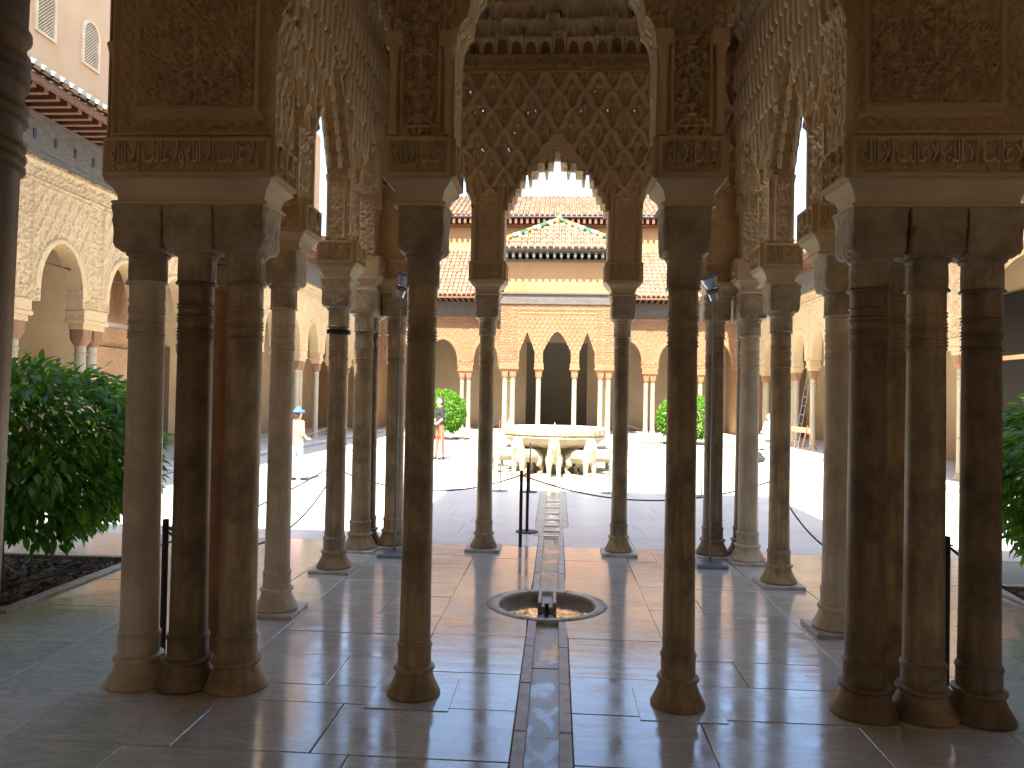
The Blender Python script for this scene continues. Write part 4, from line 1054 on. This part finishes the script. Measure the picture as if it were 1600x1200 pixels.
# boards closing one arch, tie rods, handrail glass
mb = MB(); mb.box(-8.98, -8.95, 14.1, 15.42, 1.15, 5.2); ob('chipboard_panel', mb, 'osb', LB)
mb = MB(); mb.box(-8.94, -8.88, 15.34, 15.46, 1.15, 5.2); mb.box(-8.94, -8.88, 14.1, 15.335, 1.08, 1.149); ob('timber_stud', mb, 'pine', LB)
for yy in (12.09, 13.95):
    ob('tie_rod', MB().tube([(-8.43, yy-.72, 3.72), (-8.43, yy+.72, 3.72)], .014, 6), 'iron', LB)
ob('tie_rod', MB().tube([(-8.86, 14.0, 2.50), (-8.86, 15.4, 2.50)], .014, 6), 'iron', LB)
mb = MB(); mb.box(-8.60, -8.54, 13.2, 15.9, 2.86, 2.94); ob('cross_rail', mb, 'steel', LB)
mb = MB(); mb.box(8.75, 8.79, 13.0, 13.95, .1, 4.9); ob('chipboard_panel', mb, 'osb', RB)
mb = MB(); mb.box(8.66, 8.74, 12.7, 15.8, 2.55, 2.63); ob('cross_rail', mb, 'pine', RB)
ob('door_shade_panel', MB().box(11.0, 11.098, 16.0, 19.6, .1, 4.4), 'black', RB)  # black panel paints the shaded interior behind the wide arch
ob('door_shade_panel', MB().box(-11.098, -11.0, 19.2, 20.8, .1, 2.9), 'dark_wood', LB)
ob('handrail', MB().box(-8.42, -8.38, 13.35, 15.0, 1.70, 1.73), 'steel', LB)
for i in range(16): ob('notch_shade', MB().box(-XS+.102, -XS+.112, 9.2+i*.5, 9.26+i*.5, 5.56, 5.72), 'black', LB)  # thin black boxes paint the dark inside frieze holes
ob('wainscot', MB().box(-11.098, -11.04, 4.5, 14.8, .1, 1.35), 'tile_wainscot', LB)
# kerb tiles at the left eave, big enough to tell apart
for i in range(40):
    yy = 9.3+i*.21
    a = []; q = Vector((-XS+.92, yy, 6.17))
    for t in (0, .34):
        for k in range(6):
            th = math.pi*k/5; a.append(q+Vector((-t, .085*math.cos(th), .075*math.sin(th)+.045+t*.45)))
    ob('eave_tile', MB().add(a, [(k, k+1, k+7, k+6) for k in range(5)]+[tuple(range(6))]), 'white_tile', LB)

# ------------------------------------------------------------------ blobs for figures and animals
def blob(name, caps, voxel, m, smooth_it=4, dec=None):
    mb = MB()
    for p0, p1, r0, r1 in caps:
        p0, p1 = Vector(p0), Vector(p1); L = (p1-p0).length; n = max(2, int(L/(min(r0, r1)*.5))+1)
        for i in range(n+1):
            t = i/n; c = p0.lerp(p1, t); r = r0+(r1-r0)*t; k = 8
            rings = [[(c.x+r*math.sin(a)*math.cos(b), c.y+r*math.sin(a)*math.sin(b), c.z+r*math.cos(a)) for b in np.linspace(0, 2*math.pi, k, endpoint=False)] for a in np.linspace(.15, math.pi-.15, 6)]
            mb.loft(rings[::-1])
    me = mb.mesh(name, M[m]); o = bpy.data.objects.new('tmp', me); COL.objects.link(o)
    rm = o.modifiers.new('r', 'REMESH'); rm.mode = 'VOXEL'; rm.voxel_size = voxel
    sm = o.modifiers.new('s', 'SMOOTH'); sm.factor = .5; sm.iterations = smooth_it
    bpy.context.view_layer.update()
    res = bpy.data.meshes.new_from_object(o.evaluated_get(bpy.context.evaluated_depsgraph_get())); res.name = name
    bpy.data.objects.remove(o); res.polygons.foreach_set('use_smooth', [True]*len(res.polygons)); res.materials.clear(); res.materials.append(M[m]); return res

# ------------------------------------------------------------------ lion fountain
FX, FY = 0.0, 16.6
FT = thing('lion_fountain', 'white marble fountain basin carved with a frieze and carried above the ring of lions', 'fountain', (FX, FY, 0))
mb = MB().lathe([(2.02, -.02), (2.02, .03), (1.98, .035), (1.0, .035), (0, .035)], n=48); ob('platform', mb, 'fountain', FT)
prof = [(.55, .56), (.80, .61), (.98, .68), (1.08, .77), (1.10, .80), (1.14, .81), (1.13, .835), (1.10, .845), (1.15, .87), (1.165, .93), (1.175, .99), (1.16, 1.015), (1.12, 1.02), (1.07, .99), (.8, .88), (0, .85)]
ob('bowl', MB().lathe(prof, n=12, cap=True), 'fountain', FT, rot=(0, 0, R(15)))
ob('rim_water', MB().lathe([(0, .955), (1.05, .955)], n=24, cap=False), 'water', FT)
ob('pillar', MB().lathe([(.42, .03), (.42, .12), (.36, .15), (.34, .45), (.42, .56), (.5, .57)], n=12), 'fountain', FT)
ob('jet', MB().lathe([(.06, .86), (.05, 1.0), (.03, 1.05), (.012, 1.07), (.01, 1.12)], n=10), 'fountain', FT, True)
for k in range(36):
    a = 2*math.pi*k/36; o = ob('carved_letter', MB().box(-.012, .012, -.004, .004, 0, .05+.02*(k % 3), .002), 'stucco_pale', FT, loc=(1.168*math.cos(a)*.995, 1.168*math.sin(a)*.995, .895), rot=(0, 0, a+math.pi/2))
lion_caps = [((0, -.18, .43), (0, .40, .41), .135, .145), ((0, -.22, .45), (0, -.26, .58), .145, .125), ((0, -.27, .55), (0, -.29, .68), .13, .115),
    ((0, -.30, .67), (0, -.33, .69), .108, .10), ((0, -.38, .64), (0, -.44, .62), .062, .052), ((0, -.36, .60), (0, -.41, .575), .05, .04),
    ((.07, -.27, .775), (.075, -.27, .80), .028, .02), ((-.07, -.27, .775), (-.075, -.27, .80), .028, .02),
    ((.04, -.405, .70), (.04, -.41, .70), .016, .016), ((-.04, -.405, .70), (-.04, -.41, .70), .016, .016),
    ((0, -.43, .64), (0, -.455, .65), .022, .02),
    ((0, .47, .40), (0, .53, .30), .02, .02), ((0, .53, .30), (.02, .54, .16), .02, .026)]
for q in (-1, 1):
    lion_caps += [((q*.085, -.25, .40), (q*.09, -.27, .20), .07, .052), ((q*.09, -.27, .20), (q*.09, -.265, .09), .05, .045), ((q*.09, -.265, .075), (q*.09, -.335, .065), .045, .04),
        ((q*.09, .36, .38), (q*.10, .32, .26), .095, .07), ((q*.10, .32, .26), (q*.10, .45, .17), .055, .042), ((q*.10, .45, .17), (q*.10, .40, .08), .04, .042), ((q*.10, .40, .075), (q*.10, .33, .065), .045, .038)]
LION = blob('body', lion_caps, .016, 'fountain', 3)
ang = ['facing the hall, straight in front', None]
lab = ['lion of the fountain facing straight at the water channel',
 'lion of the fountain next right of the front one, turned half right', 'lion of the fountain under the right edge of the bowl, beside a column',
 'lion of the fountain facing right behind the bowl edge', 'lion at the back right of the fountain', 'lion at the back of the fountain, right of the middle',
 'lion at the very back of the fountain facing the far pavilion', 'lion at the back of the fountain, left of the middle', 'lion at the back left of the fountain',
 'lion of the fountain facing left behind the bowl edge', 'lion of the fountain under the left edge of the bowl, beside a column', 'lion of the fountain next left of the front one, turned half left']
for k in range(12):
    a = -math.pi/2+k*math.pi/6
    t = thing('stone_lion', 'white marble '+lab[k], 'lion statue', (FX+1.17*math.cos(a), FY+1.17*math.sin(a), .0), 'lions carrying the fountain basin', a+math.pi/2)
    link('body', LION, t).scale = (1.08, 1.06, 1.04)
    ob('base_stone', MB().box(-.17, .17, -.42, .50, .030, .055, .006), 'fountain', t)
    ob('spout', MB().tube([(0, -.45, .635), (0, -.50, .645)], .012, 6), 'steel', t)

# ------------------------------------------------------------------ clipped orange trees
def leaf_mesh(L=.1):
    w = L*.19; vs = [(0, 0, 0), (w, .0, L*.35), (0, -.012, L*.38), (-w, 0, L*.35), (w*.85, -.01, L*.65), (0, -.022, L*.68), (-w*.85, -.01, L*.65), (0, -.045, L)]
    return [(0, 2, 1), (0, 3, 2), (2, 5, 4, 1), (3, 6, 5, 2), (4, 5, 7), (5, 6, 7)], vs
def tree(label, cx, cy, rx, rz, cz, trunk_h, n, L, pit, nparts, seed=1, outside=None, am=1.0):
    rs = random.Random(seed); t = thing('orange_tree', label, 'tree', (cx, cy, 0), 'clipped orange trees in the court corners')
    fs, lv = leaf_mesh(L); mb = MB(); parts = []
    for i in range(n):
        th = rs.uniform(0, 2*math.pi); u = rs.uniform(-.9, 1); rad = rs.uniform(.55, 1.0)**.35
        bump_ = 1+am*(.06*math.sin(th*5+u*4)+.05*math.sin(th*9-u*7)+rs.uniform(-.03, .05))
        s = math.sqrt(1-u*u) if abs(u) < 1 else 0; sq = 1.0
        s = s**.7
        x, y, z = rx*rad*s*math.cos(th)*bump_, rx*rad*s*math.sin(th)*bump_, cz+rz*rad*u*bump_
        d = Vector((math.cos(th)*s, math.sin(th)*s, rs.uniform(-1.25, .15)+max(0, u)*.9)).normalized()
        d = (d+Vector((rs.uniform(-.5, .5), rs.uniform(-.5, .5), rs.uniform(-.3, .3)))).normalized()
        side = d.cross(Vector((0, 0, 1))); side = side.normalized() if side.length > .01 else Vector((1, 0, 0)); nr = side.cross(d).normalized()
        rl = rs.uniform(-.7, .7); side2 = side*math.cos(rl)+nr*math.sin(rl); nr2 = nr*math.cos(rl)-side*math.sin(rl); k = rs.uniform(.75, 1.25)
        B = Matrix((side2, nr2, d)).transposed()*k
        if len(parts) < nparts and rad > .93 and (y < 0 or outside): parts.append((x, y, z, B))
        else: mb.add([tuple(B @ Vector(v)+Vector((x, y, z))) for v in lv], fs, rs.random()*(.6 if rs.random() < .8 else 1))
    cr = stuff(ob('crown', mb, 'leaf', t, 'all', rnd=True))
    if nparts:
        ms = [MB().add(lv, fs, q).mesh('leaf', M['leaf'], 'all', True) for q in (.15, .4, .7)]
        for x, y, z, B in parts:
            o = link('leaf', ms[rs.randrange(3)], t); o.matrix_local = Matrix.Translation((x, y, z)) @ B.to_4x4()
    ob('trunk', MB().tube([(0, 0, -.02), (.01, .01, trunk_h*.5), (0, .02, trunk_h), (.02, 0, cz)], [.075, .062, .06, .045], 10), 'bark', t, True)
    for i in range(6):
        a = i*1.05+seed; ob('limb', MB().tube([(0, 0, trunk_h*.85), (rx*.35*math.cos(a), rx*.35*math.sin(a), cz-.1), (rx*.7*math.cos(a), rx*.7*math.sin(a), cz+.2)], [.035, .022, .01], 6), 'bark', t, True)
    return t
tree('large dark green orange tree left of the pavilion, drooping over its bed', -4.72, 6.15, 1.18, .76, 1.09, .5, 9500, .115, None, 210, 3)
tree('dark green orange tree cut by the right edge of the picture', 4.80, 6.15, 1.20, .82, 1.08, .5, 7500, .115, None, 70, 8)
tree('bright green round orange tree at the far left of the court', -4.60, 28.75, 1.12, .86, 1.02, .4, 7000, .12, None, 0, 5, am=.35)
tree('bright green round orange tree at the far right of the court', 5.05, 28.9, 1.16, .86, .98, .4, 7000, .12, None, 0, 6, am=.35)
for i, (x0, x1, y0, y1) in enumerate(PITS):
    nm = ['near left', 'near right', 'far left', 'far right'][i]
    t = thing('tree_bed', ('stone edged bed of dark leaf litter under the %s orange tree' % nm), 'planting bed', ((x0+x1)/2, (y0+y1)/2, 0), 'square tree beds')
    hx, hy = (x1-x0)/2, (y1-y0)/2
    for a in ((-hx, hx, -hy, -hy+.09), (-hx, hx, hy-.09, hy), (-hx, -hx+.09, -hy+.091, hy-.091), (hx-.09, hx, -hy+.091, hy-.091)): ob('kerb_stone', MB().box(*a, -.04, .022, .006), 'marble_worn', t)
    nx = 40; XX, YY = np.meshgrid(np.linspace(-hx+.085, hx-.085, nx), np.linspace(-hy+.085, hy-.085, nx), indexing='ij')
    ZZ = -.02+rng.uniform(-.014, .02, XX.shape); link('soil', gridmesh('soil', np.stack([XX, YY, ZZ], -1), np.ones((nx-1, nx-1), bool), 'earth'), t)
    if i < 2:
        fs, lv = leaf_mesh(.06); mb = MB()
        for k in range(900):
            p = Vector((random.uniform(-hx+.1, hx-.1), random.uniform(-hy+.1, hy-.1), random.uniform(0, .02))); a = random.uniform(0, 6.28)
            B = Matrix.Rotation(a, 3, 'Z') @ Matrix.Rotation(math.pi/2+random.uniform(-.4, .4), 3, 'X')
            mb.add([tuple(B @ Vector(v)+p) for v in lv], fs)
        stuff(ob('leaf_litter', mb, mat('dry_leaf%d' % i, (.09, .05, .025), (.2, .12, .06), .8, ns=30, bs=0), t))

# ------------------------------------------------------------------ floodlights
def flood(label, x, y, sx, zt):
    t = thing('floodlight', label, 'floodlight', (x, y, 0), 'floodlights on stands')
    ob('base_plate', MB().box(-.15, .15, -.15, .15, 0, .035, .004).box(-.145, .145, -.145, .145, .036, .045, .002), 'grey_metal', t)
    ob('pole', MB().tube([(0, 0, .045), (0, 0, zt-.02)], .0125, 10), 'grey_metal', t, True)
    mb = MB(); mb.box(-.075, .075, -.02, .02, zt-.022, zt-.014); mb.box(-.079, -.073, -.015, .015, zt-.014, zt+.13); mb.box(.073, .079, -.015, .015, zt-.014, zt+.13); ob('bracket', mb, 'grey_metal', t)
    tilt = Matrix.Rotation(sx*R(20), 4, 'Y') @ Matrix.Rotation(R(12), 4, 'X')
    hd = ob('lamp_head', MB().lathe([(.03, -.09), (.048, -.085), (.05, -.03), (.05, .0), (.058, .01), (.058, .03), (.05, .04), (.052, .05), (.062, .07), (.085, .145), (.088, .15)], n=24, cap=False), 'steel', t, True)
    hd.matrix_local = Matrix.Translation((sx*.012, 0, zt+.09)) @ tilt
    ob('cooling_ring', MB().lathe([(.058, .012), (.064, .014), (.064, .028), (.058, .03)], n=24), 'black', hd, True)
    ob('cooling_ring', MB().lathe([(.05, -.01), (.056, -.008), (.056, .002), (.05, .004)], n=24), 'black', hd, True)
    ob('hood', MB().lathe([(.088, .148), (.091, .152), (.088, .156), (.083, .152)], n=24), 'black', hd, True)
    ob('reflector', MB().lathe([(0, .075), (.06, .078), (.082, .142)], n=24, cap=False), 'black', hd)
    for k in range(7):
        a = k*math.pi/3; r = .038 if k else 0
        ob('lens', MB().lathe([(.0, .128), (.010, .126), (.016, .118), (.016, .09)], r*math.cos(a), r*math.sin(a), 10), 'lens', hd, True)
flood('grey floodlight on a pole at the far left corner, lens side tilted right', -1.60, 7.68, 1, 2.66)
flood('grey floodlight on a pole at the far right corner, head tilted left', 1.60, 7.66, -1, 2.66)

# ------------------------------------------------------------------ barrier posts and ropes
def post(x, y, h, label, base=True, m='iron', r=.019, group='rope barrier posts'):
    t = thing('barrier_post', label, 'barrier post', (x, y, 0), group)
    ob('pole', MB().lathe([(r, .004), (r, h-.01), (r*.9, h-.003), (r*.4, h)], n=14), m, t, True)
    if base: ob('foot', MB().lathe([(.14, .001), (.14, .008), (.13, .012), (r+.004, .016), (r+.003, .03)], n=28), m, t, True)
    ob('ring', MB().tube([(r+.012*math.cos(a)+.006, .012*math.sin(a), h-.055) for a in np.linspace(0, 6.28, 10)], .0035, 5), m, t)
    return (x, y, h-.05)
pA = post(-2.355, 4.52, .86, 'dark iron post between the two leftmost front columns', False)
pB = post(2.35, 4.60, .88, 'dark iron post between the two rightmost front columns', False, r=.022)
pC = post(-.335, 8.30, .845, 'tall dark post nearest the channel where the two ropes meet', False)
pD = post(-.30, 9.26, .855, 'dark post with a flat foot just behind the rope junction')
pE = post(-2.42, 8.32, .86, 'dark post hidden behind a left side column', False)
pF = post(2.40, 8.28, .86, 'dark post hidden behind a right side column', False)
pG = post(-.41, 13.15, .86, 'slim brown post at the edge of the sunlight left of the channel', r=.013)
pH = post(-.93, 13.2, .80, 'thin grey post at the edge of the sunlight left of the lions', m='grey_metal', r=.010)
pI = post(.98, 13.3, .78, 'thin grey post at the edge of the sunlight right of the lions', m='grey_metal', r=.010)
pJ = post(2.56, 13.2, .78, 'thin grey post beyond the right floodlight', m='grey_metal', r=.010)
pK = post(-2.9, 19.2, .8, 'thin grey post left of the fountain in full sun', m='grey_metal', r=.011)
pL = post(2.63, 18.6, .8, 'thin grey post right of the fountain in full sun', m='grey_metal', r=.011)
pM = post(-1.80, 24.3, .9, 'brown post behind the left rim of the fountain', m='red_wood', r=.02)
pN = post(2.1, 22.6, .95, 'brown post behind the right rim of the fountain', m='red_wood', r=.02)
pO = post(-5.75, 19.4, .9, 'brown post near the left gallery', m='red_wood', r=.018)
pP = post(3.15, 14.9, .85, 'brown post in the sunlight on the right', m='red_wood', r=.014)
pQ = post(-4.8, 4.55, .86, 'dark post in front of the left tree bed, outside the frame', False)
pR = post(4.7, 5.05, .86, 'dark post in front of the right tree bed, outside the frame', False)
def rope(a, b, sag, label, r=.0085, group='barrier ropes'):
    pts = []
    for i in range(25):
        t = i/24; pts.append((a[0]+(b[0]-a[0])*t, a[1]+(b[1]-a[1])*t, a[2]+(b[2]-a[2])*t-sag*4*t*(1-t)))
    tag(ob('rope', MB().tube(pts, r, 6), 'rope', None, True), label, 'rope', group)
rope(pC, pE, .21, 'dark rope sagging from the post by the channel to the left')
rope(pC, pF, .25, 'dark rope sagging from the post by the channel to the right')
rope(pE, pA, .42, 'dark rope hanging along the left side of the pavilion')
rope(pF, pB, .42, 'dark rope hanging along the right side of the pavilion')
rope((pA[0]-.02, pA[1], pA[2]), (-2.16, 4.62, .70), .04, 'short rope end at the post between the left front columns')
rope((-2.6, 8.6, .78), (-4.9, 4.6, .0+.16), .30, 'pale rope passing in front of the left tree bed')
rope(pB, (4.6, 5.1, .60), .40, 'dark rope dropping towards the right edge of the picture')
rope(pH, (-4.5, 14.2, .75), .25, 'thin rope in the sunlight left of the fountain', .005)
rope(pI, pJ, .2, 'thin rope in the sunlight right of the fountain', .005)
rope(pJ, (4.3, 16.2, .78), .22, 'thin rope rising to the right beyond the floodlight', .005)
rope(pM, pK, .2, 'thin rope behind the left of the fountain', .006)
rope(pN, (4.8, 23.2, .85), .25, 'pale rope behind the right of the fountain', .006)
rope(pO, (-6.9, 15, .8), .25, 'thin rope along the foot of the left gallery', .006)

# ------------------------------------------------------------------ people
def person(label, x, y, rz, h, top, legs, shoes='cl_black', hat=None, seated=False, bag=None, skirt=False):
    t = thing('person', label, 'person', (x, y, 0), None, rz); k = h/1.7
    def S(p): return tuple(c*k for c in p)
    def caps(L): return [(S(a), S(b), r0*k, r1*k) for a, b, r0, r1 in L]
    if not seated:
        legsL = []; arms = []; ft = []
        for q, fy in ((-1, -.06), (1, .08)):
            legsL += [((q*.09, 0, .90), (q*.10, fy*.5, .50), .085, .06), ((q*.10, fy*.5, .50), (q*.10, fy, .10), .058, .04)]
            ft += [((q*.10, fy, .045), (q*.11, fy-.15, .035), .042, .032)]
        torso = [((0, 0, .93), (0, 0, 1.10), .135, .125), ((-.06, 0, 1.12), (.06, 0, 1.12), .11, .11), ((-.13, 0, 1.36), (.13, 0, 1.36), .075, .075), ((-.08, 0, 1.2), (.08, 0, 1.3), .12, .12)]
        for q in (-1, 1): torso += [((q*.17, 0, 1.37), (q*.20, .0, 1.12), .055, .045)]
        arms = []
        for q in (-1, 1):
            arms += [((q*.20, 0, 1.12), (q*.17, -.16, .98), .037, .03), ((q*.17, -.16, .98), (q*.14, -.23, .99), .028, .026)]
            for f_ in range(4): arms += [((q*(.155-.012*f_), -.24, 1.0-.014*f_), (q*(.15-.012*f_), -.29, .985-.014*f_), .0095, .008)]
            arms += [((q*.13, -.235, 1.01), (q*.10, -.255, 1.03), .010, .009)]
        head = [((0, 0, 1.40), (0, -.01, 1.50), .05, .048), ((0, -.01, 1.60), (0, -.02, 1.57), .092, .085), ((0, -.04, 1.53), (0, -.05, 1.52), .055, .045), ((0, -.108, 1.565), (0, -.118, 1.55), .014, .014),
                ((.092, 0, 1.57), (.095, 0, 1.56), .02, .018), ((-.092, 0, 1.57), (-.095, 0, 1.56), .02, .018)]
    else:
        legsL = [((q*.09, 0, .45), (q*.11, -.40, .47), .09, .065) for q in (-1, 1)]+[((q*.11, -.40, .47), (q*.11, -.42, .08), .06, .042) for q in (-1, 1)]
        ft = [((q*.11, -.42, .045), (q*.12, -.56, .035), .042, .032) for q in (-1, 1)]
        torso = [((0, .02, .48), (0, .0, .68), .15, .135), ((-.12, -.02, .92), (.12, -.02, .92), .08, .08), ((-.06, 0, .75), (.06, 0, .85), .13, .12)]
        arms = []
        for q in (-1, 1):
            torso += [((q*.17, -.02, .93), (q*.21, -.08, .70), .058, .048)]
            arms += [((q*.21, -.08, .70), (q*.10, -.28, .60), .038, .03), ((q*.10, -.28, .60), (q*.06, -.33, .60), .028, .026)]
            for f_ in range(4): arms += [((q*(.07-.012*f_), -.34, .61), (q*(.06-.012*f_), -.39, .59), .0095, .008)]
            arms += [((q*.09, -.33, .62), (q*.07, -.36, .64), .01, .009)]
        head = [((0, -.02, .96), (0, -.04, 1.06), .05, .048), ((0, -.05, 1.16), (0, -.06, 1.13), .092, .085), ((0, -.08, 1.09), (0, -.09, 1.08), .055, .045), ((0, -.15, 1.125), (0, -.16, 1.11), .014, .014),
                ((.092, -.04, 1.13), (.095, -.04, 1.12), .02, .018), ((-.092, -.04, 1.13), (-.095, -.04, 1.12), .02, .018)]
    link('body', blob('body', caps(head+arms+[(a, b, r0*.8, r1*.8) for a, b, r0, r1 in legsL+torso]), .012*k, 'skin', 3), t)
    link('top', blob('top', caps(torso), .016*k, top, 3), t)
    link('trousers', blob('trousers', caps(legsL), .016*k, legs, 3), t)
    link('shoes', blob('shoes', caps(ft), .012*k, shoes, 2), t)
    hc = head[1][0]; hz = hc[2]
    link('hair', blob('hair', caps([((0, hc[1]+.02, hz+.02), (0, hc[1]+.045, hz-.05), .095, .085)]), .014*k, 'hair', 2), t)
    if hat: link('hat', blob('hat', caps([((0, hc[1], hz+.05), (0, hc[1], hz+.07), .10, .085)]+[((.13*math.cos(a), hc[1]+.13*math.sin(a), hz+.035), (.13*math.cos(a), hc[1]+.13*math.sin(a), hz+.03), .03, .03) for a in np.linspace(0, 6.28, 18)]), .013*k, hat, 2), t)
    return t
person('person in pale blue trousers, orange top and blue sun hat standing by the left gallery', -4.84, 13.95, R(150), 1.36, 'cl_orange', 'cl_lblue', hat='cl_blue')
person('person in dark clothes with a red patch walking behind a tall front column', -2.98, 19.4, R(-60), 1.62, 'cl_black', 'cl_red')
t = person('person in a white shirt seated on the step of the right gallery', 7.35, 26.3, R(-60), 1.72, 'cl_white', 'cl_white', seated=True)
bagm = blob('bag', [((-.14, 0, .12), (.14, 0, .12), .11, .10), ((-.08, 0, .24), (.08, 0, .24), .07, .07)], .02, 'cl_black', 3)
o = link('bag', bagm, None, (5.42, 20.6, 0)); tag(o, 'small dark bag lying on the sunny paving at the right', 'bag'); 
strp = link('strap', None, o); bpy.data.objects.remove(strp)
ob('strap', MB().tube([(-.1, 0, .28), (-.05, 0, .40), (.05, 0, .40), (.1, 0, .28)], .012, 6), 'cl_red', o)

# ------------------------------------------------------------------ works in the right gallery: ladder and low barrier
t = thing('ladder', 'grey metal ladder leaning in the right gallery', 'ladder', (8.0, 25.6, .1))
for q in (-.2, .2): ob('rail', MB().tube([(0, q, 0), (.55, q, 3.3)], .014, 6), 'grey_metal', t)
for i in range(11): ob('rung', MB().tube([(.04+.05*i, -.2, .25+.3*i), (.04+.05*i, .2, .25+.3*i)], .010, 6), 'grey_metal', t)
t = thing('work_barrier', 'low red and white barrier on the right gallery step', 'barrier', (7.7, 24.3, .1))
for i, yy in enumerate((-.8, .8)): ob('leg', MB().tube([(-.2, yy, 0), (0, yy, .85)], .02, 6).tube([(.2, yy, 0), (0, yy, .85)], .02, 6), 'red_wood', t)
ob('board', MB().box(-.02, .02, -.95, .95, .62, .78), 'cl_orange', t)

sky_note = None
